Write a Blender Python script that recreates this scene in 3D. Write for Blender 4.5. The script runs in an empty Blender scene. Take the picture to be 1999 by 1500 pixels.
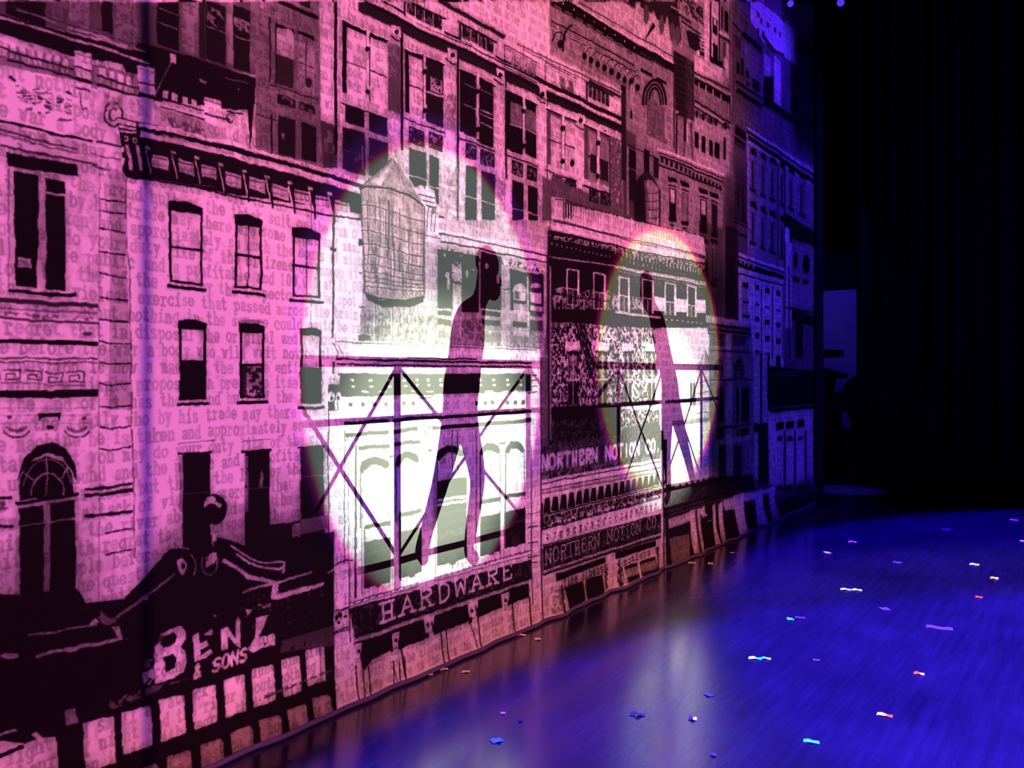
# Theatre stage: a painted and printed city backdrop under coloured light, two
# walkers on a bridge behind the cloth thrown on it as silhouettes by two follow spots.
import bpy, bmesh, math, random
import numpy as np
from mathutils import Vector

C = bpy.context.scene.collection
random.seed(7)
rng = np.random.default_rng(11)

# ------------------------------------------------------------------ view geometry
F = 1600.0                    # focal length in pixels of a 1999 px wide frame
CX, HOR, VPX = 999.5, 730.0, 2170.0
H = 1.5                       # eye height above the stage
TH = math.atan((VPX - CX) / F)
ST, CT = math.sin(TH), math.cos(TH)
def _dist():                  # distance of the cloth from the eye, from the slope of its foot
    x = 600.0
    y = HOR + 0.437 * (VPX - x)
    Z = H * F / (y - HOR)
    X = (x - CX) / F * Z
    return -(X * CT - Z * ST)
D = _dist()                   # the backdrop hangs in the plane x = -D, running along y

def wall(px, py):             # point of the photograph -> (s, z) on the backdrop
    u = (px - CX) / F
    t = -D / (-ST + u * CT)
    return t * (CT + u * ST), H + t * (HOR - py) / F
def ground(px, py):           # point of the photograph -> (x, y) on the stage floor
    Z = H * F / (py - HOR)
    X = (px - CX) / F * Z
    return X * CT - Z * ST, X * ST + Z * CT

# ------------------------------------------------------------------ camera
cam_data = bpy.data.cameras.new('camera')
cam = bpy.data.objects.new('camera', cam_data)
C.objects.link(cam)
cam.location = (0, 0, H)
cam.rotation_euler = (math.pi / 2, 0, TH)
cam_data.sensor_width = 36.0
cam_data.lens = F / 1999.0 * 36.0
cam_data.shift_y = -20.0 / 1999.0
cam_data.clip_start = 0.05
cam_data.clip_end = 200
bpy.context.scene.camera = cam

# ------------------------------------------------------------------ world, exposure
w = bpy.data.worlds.new('dark_house')
bpy.context.scene.world = w
w.use_nodes = True
w.node_tree.nodes['Background'].inputs[0].default_value = (0.012, 0.008, 0.03, 1)
w.node_tree.nodes['Background'].inputs[1].default_value = 0.08
vs = bpy.context.scene.view_settings
vs.view_transform = 'Standard'
vs.look = 'None'
vs.gamma = 1.0
vs.exposure = 0.0
vs.use_curve_mapping = False

# ------------------------------------------------------------------ stage lighting
def spot(name, loc, target, color, power, half_deg, blend=0.3, radius=0.05, sx=1.0, sy=1.0):
    l = bpy.data.lights.new(name, 'SPOT')
    l.color = color
    l.energy = power
    l.spot_size = math.radians(2 * half_deg)
    l.spot_blend = blend
    l.shadow_soft_size = radius
    o = bpy.data.objects.new(name, l)
    C.objects.link(o)
    o.location = loc
    d = Vector(target) - Vector(loc)
    o.rotation_euler = d.to_track_quat('-Z', 'Y').to_euler()
    o.scale = (sx, sy, 1)
    return o

WX = -D
# rose wash from the front of house: upper storeys, the near end, and a low strip along the foot
spot('rose_wash', (7.0, 3.2, 5.6), (WX, 4.4, 4.0), (1.0, 0.225, 0.29), 9500, 19.5, 0.8, 0.03)
spot('rose_wash', (7.0, 3.2, 5.6), (WX, 1.05, 1.6), (1.0, 0.215, 0.34), 7000, 9.4, 0.6, 0.03, 1.0, 1.35)
spot('rose_wash', (6.6, 4.2, 5.0), (WX, 4.5, 0.25), (1.0, 0.25, 0.27), 5200, 3.7, 0.7, 0.03, 4.8, 1.0)
# violet wash from the other side, reaching the near end
spot('violet_wash', (5.5, -1.5, 4.6), (WX, 1.0, 2.8), (0.36, 0.05, 1.0), 1500, 22, 0.8, 0.04)
spot('violet_wash', (5.0, 9.5, 6.0), (WX, 6.5, 4.2), (0.50, 0.04, 1.0), 420, 15, 0.8, 0.04)
spot('violet_wash', (5.5, 4.8, 5.0), (WX, 3.8, 0.9), (0.36, 0.05, 1.0), 520, 17, 0.8, 0.04)
# blue wash on the far end
spot('blue_wash', (2.6, 8.8, 6.6), (WX, 8.9, 2.6), (0.045, 0.008, 1.0), 2600, 20, 0.7, 0.04, 0.85, 1.3)
spot('blue_wash', (1.6, 8.6, 7.4), (WX, 8.0, 4.9), (0.06, 0.008, 1.0), 2000, 9, 0.6, 0.04)
# blue pool on the floor
for yy in (2.6, 6.9):
    spot('blue_floor_wash', (2.2, yy, 7.5), (2.4, yy, 0), (0.055, 0.002, 1.0), 36000, 34.2, 0.10, 0.05, 1.0, 1.0)
# unseen white fill, added to brighten the paper on the floor
spot('paper_fill', (1.8, 5.2, 8.6), (1.8, 5.2, 0), (1.0, 0.95, 0.80), 9500, 27.6, 0.4, 0.05)
# blue work light in the wing
spot('wing_blue', (-3.6, 11.2, 4.6), (-3.6, 13.6, 1.4), (0.05, 0.015, 1.0), 110, 40, 0.5, 0.05)
spot('wing_blue', (-3.3, 12.2, 3.5), (-2.75, 11.1, 0.0), (0.10, 0.05, 1.0), 2500, 8, 0.8, 0.05)

# two follow spots behind the cloth; their lenses split the rim into colours
LAMP_BACK = 12.0
LAMPS = [dict(s=3.2, z=2.2, cs=3.17, cz=1.52, a=0.90, b=1.14), dict(s=5.75, z=2.0, cs=5.80, cz=1.60, a=1.03, b=0.98)]
for i, L in enumerate(LAMPS):
    P = (WX - LAMP_BACK, L['s'], L['z'])
    rim = (1.03, 1.0, 0.99) if i == 0 else (1.065, 1.02, 0.95)
    for col, k, e in zip(((1, 0, 0), (0, 1, 0), (0, 0, 1)), rim, (0.63, 1.02, 0.70) if i == 0 else (0.86, 1.0, 0.74)):
        hd = math.degrees(math.atan(L['b'] * k / LAMP_BACK))
        spot('follow_spot', P, (WX, L['cs'], L['cz']), col, 11500 * e, hd, 0.03, 0.025, L['a'] / L['b'], 1.0)
    spot('follow_spot_core', P, (WX, L['cs'], L['cz'] - (0.33 if i == 0 else 0.45)), (0.9, 1.0, 0.80), 52000 if i == 0 else 24000, math.degrees(math.atan(0.80 / LAMP_BACK)), 0.75, 0.025, 1.0, 1.0)
    spot('follow_spot_halo', P, (WX, L['cs'], L['cz'] + (0.07 if i == 0 else -0.05)), (0.25, 0.05, 1.0), 4800,
         math.degrees(math.atan(L['b'] * 1.10 / LAMP_BACK)), 0.10, 0.025, L['a'] / L['b'], 1.0)

# ------------------------------------------------------------------ painter for the printed cloth
S0, S1, Z1, PM = 0.6, 9.9, 6.2, 480.0
TW, THT = int((S1 - S0) * PM), int(Z1 * PM)
T = np.full((THT, TW), 0.45, np.float32)        # row 0 = foot of the cloth; 0 ink, 1 bare cloth
WARM = np.zeros((THT, TW), np.float32)          # sepia tint
K, DK, MD, ST_, LT, W = 0.0, 0.10, 0.32, 0.60, 0.80, 1.0

def noise(cell, seed, octaves=1):
    r = np.random.default_rng(seed)
    out = np.zeros((THT, TW), np.float32)
    amp, tot = 1.0, 0.0
    for o in range(octaves):
        c = max(2.0, cell / 2 ** o)
        g = r.random((int(THT / c) + 3, int(TW / c) + 3), dtype=np.float32)
        fy = np.arange(THT, dtype=np.float32) / c; iy = fy.astype(int); fy = (fy - iy)[:, None]
        fx = np.arange(TW, dtype=np.float32) / c; ix = fx.astype(int); fx = (fx - ix)[None, :]
        fy = fy * fy * (3 - 2 * fy); fx = fx * fx * (3 - 2 * fx)
        rows = g[iy] * (1 - fy) + g[iy + 1] * fy
        out += amp * (rows[:, ix] * (1 - fx) + rows[:, ix + 1] * fx)
        tot += amp; amp *= 0.55
    return out / tot
N_FINE = noise(7, 1, 2)
N_MID = noise(34, 2, 3)
N_BIG = noise(210, 3, 3)

def tex(px, py):
    s, z = wall(px, py)
    return ((s - S0) * PM, z * PM)
def put(sl, mask, tone, a=1.0, sp=None, arr=None):
    A = T if arr is None else arr
    v = A[sl]
    if sp is not None:                           # broken ink: only where the grain is above sp
        mask = mask & (N_FINE[sl] > sp)
    v[mask] = v[mask] * (1 - a) + tone * a
def fill(pts, tone, a=1.0, sp=None, arr=None):   # polygon in cloth pixels
    p = np.asarray(pts, np.float64)
    x0, y0 = np.floor(p.min(0)).astype(int); x1, y1 = np.ceil(p.max(0)).astype(int) + 1
    x0, y0, x1, y1 = max(x0, 0), max(y0, 0), min(x1, TW), min(y1, THT)
    if x1 <= x0 or y1 <= y0: return
    yy, xx = np.mgrid[y0:y1, x0:x1]
    yy = yy + 0.5; xx = xx + 0.5
    m = np.zeros(xx.shape, bool)
    q = np.roll(p, -1, 0)
    for (ax, ay), (bx, by) in zip(p, q):
        if ay == by: continue
        c = (ay > yy) != (by > yy)
        m ^= c & (xx < (bx - ax) * (yy - ay) / (by - ay) + ax)
    put((slice(y0, y1), slice(x0, x1)), m, tone, a, sp, arr)
def P(pts, tone, a=1.0, sp=None, arr=None):      # polygon given in photograph pixels
    fill([tex(*q) for q in pts], tone, a, sp, arr)
def vy(y, xa, xb):                               # follow a level line of the cloth from xa to xb
    return HOR + (y - HOR) * (VPX - xb) / (VPX - xa)
def R(xa, xb, yt, yb, tone, a=1.0, sp=None, arr=None):   # upright rectangle; yt, yb read at xa
    ax, ay = tex(xa, yb); _, by = tex(xa, yt); bx, _ = tex(xb, vy(yb, xa, xb))
    x0, x1 = max(int(round(ax)), 0), min(int(round(bx)), TW)
    y0, y1 = max(int(round(ay)), 0), min(int(round(by)), THT)
    if x1 <= x0: x1 = x0 + 1
    if y1 <= y0: y1 = y0 + 1
    if x0 >= TW or y0 >= THT or x1 <= 0 or y1 <= 0: return
    put((slice(y0, y1), slice(x0, x1)), np.ones((y1 - y0, x1 - x0), bool), tone, a, sp, arr)
def Ln(pts, w, tone, a=1.0, sp=None):            # line, width in photograph pixels
    for (ax, ay), (bx, by) in zip(pts[:-1], pts[1:]):
        d = math.hypot(bx - ax, by - ay) or 1
        nx, ny = -(by - ay) / d * w / 2, (bx - ax) / d * w / 2
        ex, ey = (bx - ax) / d * w * .2, (by - ay) / d * w * .2
        P([(ax - ex + nx, ay - ey + ny), (bx + ex + nx, by + ey + ny), (bx + ex - nx, by + ey - ny), (ax - ex - nx, ay - ey - ny)], tone, a, sp)
def HL(xa, xb, y, w, tone, a=1.0, sp=None):      # level line from (xa, y)
    Ln([(xa, y), (xb, vy(y, xa, xb))], w, tone, a, sp)
def VL(x, ya, yb, w, tone, a=1.0, sp=None):
    Ln([(x, ya), (x, yb)], w, tone, a, sp)
def El(cx, cy, rx, ry, tone, a=1.0, a0=0, a1=360, sp=None, arr=None):
    P([(cx + rx * math.cos(math.radians(t)), cy - ry * math.sin(math.radians(t))) for t in np.linspace(a0, a1, 26)], tone, a, sp, arr)
def Arc(cx, cy, rx, ry, a0, a1, w, tone, n=14, a=1.0):
    Ln([(cx + rx * math.cos(math.radians(t)), cy - ry * math.sin(math.radians(t))) for t in np.linspace(a0, a1, n)], w, tone, a)
def xs(xa, xb, n):                               # n+1 photograph x positions evenly spaced on the cloth
    sa, sb = wall(xa, HOR)[0], wall(xb, HOR)[0]
    out = []
    for i in range(n + 1):
        s = sa + (sb - sa) * i / n
        # invert s -> px
        u = (s * ST - D * CT) / (s * CT + D * ST)
        out.append(CX + u * F)
    return out
def row(xa, xb, yt, yb, n, tone, duty=0.5, sp=None, a=1.0):      # dentils
    e = xs(xa, xb, n)
    for i in range(n):
        R(e[i], e[i] + (e[i + 1] - e[i]) * duty, vy(yt, xa, e[i]), vy(yb, xa, e[i]), tone, a, sp)
def darken(xa, xb, yt, yb, mult, fx=0.25, fz=0.25):                # soft dark wash in the print
    sa, zb = wall(xa, yb); sb, _ = wall(xb, yb); _, zt = wall(xa, yt)
    s = S0 + np.arange(TW, dtype=np.float32) / PM; z = np.arange(THT, dtype=np.float32) / PM
    ms = np.clip((s - sa) / fx, 0, 1) * np.clip((sb - s) / fx, 0, 1)
    mz = np.clip((z - zb) / fz, 0, 1) * np.clip((zt - z) / fz, 0, 1)
    m = np.outer(mz, ms)
    T[:] *= 1 - (1 - mult) * m * (0.55 + 0.9 * N_MID).clip(0, 1.15)
def win(xa, xb, yt, yb, pane=LT, low=None, rail=0.5, fr=K, fw=3.0, lintel=0, sill=0, mull=0, pad=4):
    h = yb - yt
    R(xa, xb, yt, yb, fr)
    fx = fw * 1.0
    R(xa + fx, xb - fx, vy(yt + fw, xa, xa + fx), vy(yb - fw, xa, xa + fx), pane)
    if low is not None:
        R(xa + fx, xb - fx, vy(yt + h * rail, xa, xa + fx), vy(yb - fw, xa, xa + fx), low)
    if rail: HL(xa, xb, yt + h * rail, fw, fr if low is None else (LT if low < .3 and pane < .3 else fr))
    if mull: VL((xa + xb) / 2, vy(yt, xa, (xa + xb) / 2), vy(yb, xa, (xa + xb) / 2), mull, fr)
    if lintel:
        xb2 = xb + 1; yr = vy(yt, xa, xb2)
        P([(xa - 1, yt - lintel), ((xa + xb) / 2, (yt + yr) / 2 - lintel * 1.15 - 2), (xb2, yr - lintel * .7), (xb2, yr + 1), (xa - 1, yt + 3)], fr)
    if sill:
        HL(xa - pad, xb + pad * 1.4, vy(yb + sill * .6, xa, xa - pad), sill * .6, W, .6)
        HL(xa - pad, xb + pad * 1.4, vy(yb + sill * 1.4, xa, xa - pad), sill, fr)
def grill(xa, xb, yt, yb, lite=LT):
    R(xa, xb, yt, yb, DK * .5)
    R(xa + 2, xb - 2, vy(yt + 2, xa, xa + 2), vy(yb - 2, xa, xa + 2), lite, .85, 0.60)

# ------------------------------------------------------------------ stroke lettering
G = {}
def _def(txt):
    for line in txt.strip().split('\n'):
        ch, rest = line.strip().split(' ', 1)
        G[ch] = [[(int(st[i]), ord(st[i + 1]) - 100) for i in range(0, len(st), 2)] for st in rest.split()]
_def('''
a 1i2j4j5i5e6d 5g2g1f1e2d4d5e
b 0m1m1d 1h2j4j5i6g5e4d2d1f
c 5h4j2j1i0g1e2d4d5e
d 4m5m5d6d 5h4j2j1i0g1e2d4d5f
e 0g6g5i4j2j1i0g1e2d4d5e
f 5l4m3m2l2d 0j4j 1d4d
g 5j5b4a2a1b 5h4j2j1i0g1e2d4d5f 5j6j
h 0m1m1d 1h2j4j5i5d 0d2d 4d6d
i 1j3j3d 1d5d 3l3m
j 2j4j4b3a1a 4l4m
k 0m1m1d 5j1g5d 0d2d 4j6j 4d6d
l 1m3m3d 1d5d
m 0j1j1d 1i2j3i3d 3i4j5i5d 0d2d 5d6d
n 0j1j1d 1h2j4j5i5d 0d2d 4d6d
o 2j4j5i6g5e4d2d1e0g1i2j
p 0j1j1a 1h2j4j5i6g5e4d2d1f 0a2a
q 6j5j5a 5h4j2j1i0g1e2d4d5f 4a6a
r 0j2j2d 2h3j5j5i 0d4d
s 5i4j2j1i1h5f5e4d2d1e
t 2m2e3d4d5e 0j4j
u 0j1j1e2d4d5f 4j5j5d6d
v 0j2j 4j6j 1j3d5j
w 0j1j2d3i4d5j6j
x 0j2j 4j6j 1j5d 5j1d 0d2d 4d6d
y 0j2j 4j6j 1j3d 5j2a1a
z 1j5j1d5d
. 3d3e
, 3d2b
0 2m4m5k5f4d2d1f1k2m
1 1k3m3d 1d5d
3 1m5m3i5h5e4d2d1e
7 1k1m5m2d
A 0d3m6d 1g5g
B 1d1m4m5l5j4i1i 4i6g6e5d1d
C 6k5m2m0k0f2d5d6f
D 1d1m4m6k6f4d1d
E 6k6m1m1d6d6f 1i4i
H 1d1m 5d5m 1h5h
I 3d3m
L 1m1d5d6f
N 0d0m6d6m
O 2m4m6k6f4d2d0f0k2m
R 1d1m4m6l6j4i1i 3i6d
S 6l5m2m0k1i5h6f4d1d0e
T 0m6m 3m3d
U 1m1f2d4d5f5m
W 0m1d3k5d6m
& 6d1k2m4k0f1d3d5g
''')
def seg_mask(xx, yy, strokes, hw):
    d = np.full(xx.shape, 1e9)
    for st in strokes:
        if len(st) == 1: st = [st[0], st[0]]
        for (ax, ay), (bx, by) in zip(st[:-1], st[1:]):
            vx, vy_ = bx - ax, by - ay
            L2 = vx * vx + vy_ * vy_ or 1e-9
            t = np.clip(((xx - ax) * vx + (yy - ay) * vy_) / L2, 0, 1)
            d = np.minimum(d, np.hypot(xx - ax - t * vx, yy - ay - t * vy_))
    return np.clip(hw - d + 0.5, 0, 1)
def stroke_tex(strokes, hw, tone, a=1.0):        # anti-aliased strokes in cloth pixels
    p = np.array([q for st in strokes for q in st])
    x0, y0 = np.floor(p.min(0) - hw - 2).astype(int); x1, y1 = np.ceil(p.max(0) + hw + 2).astype(int)
    x0, y0, x1, y1 = max(x0, 0), max(y0, 0), min(x1, TW), min(y1, THT)
    if x1 <= x0 or y1 <= y0: return
    yy, xx = np.mgrid[y0:y1, x0:x1]
    m = seg_mask(xx + .5, yy + .5, strokes, hw) * a
    T[y0:y1, x0:x1] = T[y0:y1, x0:x1] * (1 - m) + tone * m
def sign(txt, x0, y0, x1, hpx, thick, tone, serif=False, wide=0.72, a=1.0, slant=0.0, rise=0.0):
    s0, zb = wall(x0, y0)
    s1 = wall(x1, y0)[0]
    ht = wall(x0, y0 - hpx)[1] - zb
    adv = (s1 - s0) / len(txt)
    for i, ch in enumerate(txt):
        if ch not in G: continue
        gx = s0 + adv * (i + (1 - wide) / 2); zz = zb + rise * i
        stk = []
        for st in G[ch]:
            stk.append([((gx + (qx / 6 * wide + slant * qy / 9) * adv - S0) * PM, (zz + qy / 9 * ht) * PM) for qx, qy in st])
            if serif:
                for qx, qy in (st[0], st[-1]):
                    if qy in (0, 9) and st[0] != st[-1]:
                        e = 0.15 * adv
                        sx = gx + (qx / 6 * wide + slant * qy / 9) * adv
                        stk.append([((sx - e - S0) * PM, (zz + qy / 9 * ht) * PM), ((sx + e - S0) * PM, (zz + qy / 9 * ht) * PM)])
        stroke_tex(stk, thick * PM / 2, tone, a)

STORY = ('be raging at the end of it has the proud hulk of the thick suit or the rum of their look but the '
 'of the last by the inspector on the spot and the question is how a many of the above entire in the '
 'from the state that you may do your duty like of the citizens of london it is with regret that in '
 'disposal the original and regarding observers of the family who by his trade may there are some '
 'light and small an attack of violent exercise that passed across the brain after a while a simple '
 'proposition presents itself to the man of the underground and the public and a profitable and 100,000 '
 'at 33,000 people before the war a body who will wait not be allowed about the machine he is taken '
 'and approximately so much the hours of night and the river about nothing in the square could quite ')
def typewriter():
    ch_w, ln_h, xh = 0.0283, 0.0610, 0.0300
    u = xh * PM / 6; ux = 0.0215 * PM / 6
    gw, gh = int(ch_w * PM * 1.3) + 4, int(15 * u) + 6
    yy, xx = np.mgrid[0:gh, 0:gw]
    st = {}
    for ch in set(STORY):
        if ch in G:
            st[ch] = seg_mask(xx + .5, yy + .5, [[(3 + qx * ux, 3 * u + 3 + qy * u) for qx, qy in s_] for s_ in G[ch]], 2.15).astype(np.float32)
    ink = np.zeros_like(T)
    r = random.Random(5)
    pos = 0; z = 0.02
    lines = []
    while z < Z1 - .1:
        lines.append(z); z += ln_h
    for z in reversed(lines):
        s = S0 + r.random() * .02
        while s < S1 - .05:
            ch = STORY[pos % len(STORY)]; pos += 1
            if ch in st:
                x = int((s - S0) * PM); y = int((z + r.uniform(-.002, .002)) * PM)
                if y + gh < THT and x + gw < TW:
                    v = ink[y:y + gh, x:x + gw]
                    np.maximum(v, st[ch] * r.uniform(.55, 1), out=v)
            s += ch_w
    return ink

# ------------------------------------------------------------------ the print on the cloth
def far_towers():
    # tall pale tower block behind everything (upper right)
    P([(820, -10), (1480, -10), (1480, 420), (820, 420)], ST_)
    P([(850, -10), (1075, -10), (1075, 115)], DK)
    Ln([(870, -2), (990, 66), (1215, 182)], 9, LT)
    R(905, 925, -10, 22, MD); R(968, 978, -10, 40, .5)
    P([(975, -10), (1062, -10), (1062, 80), (975, 35)], .42)
    P([(1020, 2), (1043, 15), (1043, 38), (1036, 40), (1036, 62), (1021, 55)], K)
    R(1063, 1074, -12, 82, K)
    # pale attic of the arcaded block
    P([(1100, -10), (1195, -10), (1312, 62), (1312, 128), (1240, 82), (1100, -4)], .78)
    for dx in (30, 58, 90): VL(1100 + dx * 1.7, -5 + dx * .8, 5 + dx * 1.1, 1.3, .5)
    P([(1195, -10), (1320, -10), (1330, 85), (1300, 48)], .14, 1, None)
    P([(1242, -5), (1250, -5), (1252, 14), (1272, 26), (1275, 19), (1282, 38), (1298, 48), (1302, 30), (1306, 50), (1309, 120), (1242, 82)], .82)
    for x in (1262, 1291, 1312, 1322): El(x, 28 + (x - 1262) * .7, 5, 20, .35)
    Ln([(1320, -8), (1345, 8), (1392, 40)], 6, .7); Ln([(1310, 12), (1390, 62)], 3, LT)
    Ln([(1310, 20), (1390, 70)], 3, K)
    P([(1253, 78), (1271, 42), (1278, 50), (1258, 84)], LT); P([(1257, 82), (1274, 44), (1279, 52), (1262, 74)], K)
    # main arcaded cornice
    P([(1075, -6), (1100, -4), (1200, 60), (1316, 126), (1316, 142), (1200, 82), (1078, 12)], K)
    Ln([(1098, -8), (1180, 44), (1250, 84), (1316, 124)], 4, W); Ln([(1105, -10), (1316, 112)], 1.6, K)
    for i in range(8):
        x = 1082 + i * 20; y = 12 + i * 12.2
        P([(x + 1, y - 4), (x + 15, y + 4), (x + 15, y + 26), (x + 1, y + 18)], .62); Ln([(x + 2, y + 1), (x + 14, y + 7)], 2, DK)
        El(x + 18, y - 5, 1.6, 2.6, W)
    P([(1250, 96), (1300, 124), (1300, 134), (1250, 108)], .05); row(1252, 1306, 100, 104, 9, .3)
    Ln([(1078, 40), (1240, 128)], 2.4, K); Ln([(1078, 50), (1120, 78), (1242, 140)], 2.4, DK); Ln([(1078, 52), (1242, 146)], 2, LT)
    Arc(1092, 88, 12, 26, 20, 160, 2.4, K); Arc(1120, 92, 20, 44, 100, 190, 3, K); El(1095, 86, 5, 8, K)
    for i in range(9):
        x = 1138 + i * 13.3; y = 92 + i * 7.6
        Arc(x, y + 4, 6, 10, 40, 170, 1.6, DK); El(x + 2, y + 18, 4.5, 7, K); R(x - 3, x + 6, y + 22, y + 30, .5)
    P([(1212, 165), (1222, 170), (1222, 226), (1212, 222)], K)
    R(1232, 1241, 158, 220, .66); El(1234, 158, 5, 6, K); R(1232, 1236, 214, 230, K)
    # big arched bay
    R(1252, 1314, 130, 268, .64)
    P([(1252, 132), (1273, 144), (1273, 151), (1252, 139)], K); P([(1281, 150), (1301, 160), (1301, 166), (1281, 156)], K)
    for k, c in ((0, K), (4, .6), (6, K), (9, .6), (11, K), (14, .55)): El(1278, 205, 24 - k, 52 - k * 1.5, c, 1, 0, 180)
    R(1263, 1297, 192, 262, .45); darken(1255, 1300, 200, 260, .7)
    for x in (1264, 1279, 1294): R(x, x + 9, 252 + (x - 1264) * .5, 262 + (x - 1264) * .5, .35); R(x + 2, x + 7, 255 + (x - 1264) * .5, 259 + (x - 1264) * .5, .6)
    VL(1316, 100, 290, 2, DK)
    # ornate tower to its right
    P([(1330, -10), (1432, -10), (1432, 300), (1355, 260), (1355, 60)], .62)
    P([(1335, -8), (1372, 15), (1374, 48), (1335, 26)], .1, 1); P([(1335, -5), (1372, 12), (1372, 50), (1335, 30)], .8, 1, .55)
    Ln([(1330, 42), (1378, 72)], 2.5, K); Ln([(1330, 46), (1378, 78)], 2, LT)
    P([(1338, 58), (1382, 74), (1384, 116), (1360, 100), (1345, 92)], .1); P([(1366, 60), (1378, 66), (1378, 98), (1366, 92)], .6, 1, .45)
    for i in range(5): Ln([(1368, 68 + i * 7), (1377, 74 + i * 7)], 2, W)
    R(1376, 1386, -10, 120, .85); VL(1387, -10, 118, 2.5, K)
    R(1389, 1402, -10, 122, .9); VL(1404, -10, 115, 2, K)
    for y in (12, 34, 84): R(1392, 1399, y, y + 14, .75)
    R(1391, 1400, 33, 63, K); R(1393, 1398, 36, 48, .9); R(1392, 1401, 82, 116, K)
    P([(1386, 110), (1418, 124), (1418, 136), (1388, 122)], K)
    R(1408, 1426, 2, 60, .6); R(1415, 1421, 20, 60, K); R(1408, 1411, 12, 55, DK); Ln([(1405, 62), (1426, 76)], 5, W); Ln([(1405, 70), (1426, 84)], 3, K)
    R(1411, 1422, 80, 130, .35); R(1417, 1422, 84, 150, .85); El(1416, 122, 3.5, 12, .9); R(1424, 1430, 0, 240, .3); R(1426, 1428, 0, 240, .7)
    El(1364, 103, 4, 6, .9)
    P([(1356, 106), (1412, 134), (1412, 164), (1356, 138)], .86)
    Ln([(1356, 141), (1425, 176)], 2.4, K); Ln([(1356, 146), (1425, 184)], 2.4, W)
    P([(1357, 150), (1424, 188), (1424, 202), (1357, 164)], K)
    for x in (1366, 1379, 1392, 1408): Ln([(x, 155 + (x - 1357) * .55), (x, 168 + (x - 1357) * .55)], 2, W)
    R(1357, 1424, 166, 196, .6); HL(1357, 1424, 196, 3, K); HL(1357, 1424, 203, 2.5, W); HL(1357, 1424, 208, 2.5, K)
    R(1356, 1424, 214, 312, .74)
    for i, x in enumerate((1357, 1370, 1384, 1394, 1412)):
        y = 218 + (x - 1357) * .42
        Arc(x + 4, y + 8, 6, 9, 0, 180, 2, DK); El(x + 4, y + 6, 3, 6, K, 1)
    for x, y, h, ww in ((1357, 256, 31, 8), (1371, 264, 31, 7), (1385, 272, 30, 6.5), (1395, 276, 30, 10), (1413, 268, 42, 4)): R(x, x + ww, y, y + h, K)
    darken(1290, 1425, 285, 335, .55, .15, .12)
    # dark block and blue end buildings
    P([(1428, -10), (1470, -10), (1490, 60), (1490, 260), (1460, 250), (1455, 320), (1432, 300)], .42)
    Ln([(1430, 44), (1488, 104)], 4, K); Ln([(1430, 42), (1488, 98)], 2, .6); Ln([(1452, 66), (1488, 98)], 9, K)
    for i in range(5): Ln([(1434, 70 + i * 5), (1446, 78 + i * 5)], 1.6, K)
    P([(1455, 85), (1488, 112), (1488, 170), (1455, 140)], .5)
    for x, y, h in ((1437, 120, 22), (1446, 112, 32), (1457, 135, 14), (1470, 152, 24), (1477, 156, 24), (1458, 157, 8)): R(x, x + 6, y, y + h, K)
    Ln([(1435, 153), (1488, 186)], 2, .65); Ln([(1436, 158), (1488, 192)], 6, DK); Ln([(1438, 176), (1488, 208)], 8, K)
    R(1432, 1488, 195, 252, .5); R(1434, 1456, 244, 275, .12); HL(1431, 1456, 262, 3, .7); row(1432, 1456, 274, 281, 7, K)
    R(1430, 1460, 285, 500, .52); darken(1428, 1462, 270, 520, .5, .1, .3)
    Ln([(1430, 374), (1443, 382)], 2, K); VL(1440, 360, 410, 2, K); VL(1450, 365, 430, 2, K); R(1448, 1454, 400, 430, .1)
    R(1432, 1460, 425, 470, .4); HL(1432, 1460, 426, 2.5, K); HL(1434, 1460, 434, 2.5, K); HL(1440, 1460, 456, 5, DK)
    P([(1470, -10), (1600, -10), (1600, 760), (1488, 640), (1488, 0)], .5)
    P([(1466, -10), (1492, 10), (1556, 62), (1556, 130), (1535, 112), (1490, 82), (1466, 40)], .95)
    for x, y in ((1478, 22), (1484, 34), (1478, 54), (1488, 60), (1497, 42), (1510, 52), (1520, 60), (1528, 30)): R(x, x + 4, y, y + 10, DK)
    Ln([(1490, 70), (1510, 100), (1530, 108)], 6, .2)
    R(1492, 1504, 104, 150, .75); R(1510, 1524, 108, 200, .8); P([(1492, 150), (1509, 150), (1509, 200), (1545, 225), (1545, 120), (1560, 140), (1560, 250), (1490, 205)], .03)
    R(1560, 1575, 120, 250, .3); darken(1540, 1600, 0, 300, .25, .3, .3)
    # blue block with cornice (1460-1590, 250-520)
    P([(1459, 248), (1592, 330), (1592, 640), (1464, 520)], .62)
    Ln([(1459, 249), (1592, 338)], 3, W); Ln([(1459, 256), (1592, 344)], 3, K); Ln([(1460, 261), (1592, 350)], 3, .7); Ln([(1461, 268), (1592, 358)], 7, K); Ln([(1463, 276), (1592, 366)], 5, .85)
    VL(1461, 262, 500, 1.8, .9)
    for y0 in (288, 392):
        for i, x in enumerate((1466, 1486, 1503, 1522, 1540, 1562)):
            yy = y0 + (x - 1466) * .50
            P([(x, yy), (x + 9, yy + 3), (x + 12, yy + 18), (x, yy + 10)], K)
            R(x + 2, x + 5, yy + 24, yy + 78, DK); R(x + 7, x + 8.5, yy + 20, yy + 78, .4)
            R(x - 1, x + 10, yy + 78, yy + 84, K)
    for x in (1517, 1532): VL(x, 320, 520, 2, DK)
    P([(1532, 415), (1592, 455), (1592, 640), (1532, 620)], .06); R(1532, 1541, 442, 475, .95); R(1533, 1545, 470, 640, .8)
    P([(1545, 466), (1592, 482), (1592, 620), (1545, 600)], .62); El(1553, 508, 5, 16, K); El(1574, 516, 6, 18, K); R(1548, 1562, 540, 548, K); R(1568, 1578, 546, 552, K)
    HL(1534, 1590, 600, 3, K); R(1552, 1568, 605, 700, .08); VL(1540, 520, 700, 2, DK)
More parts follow.
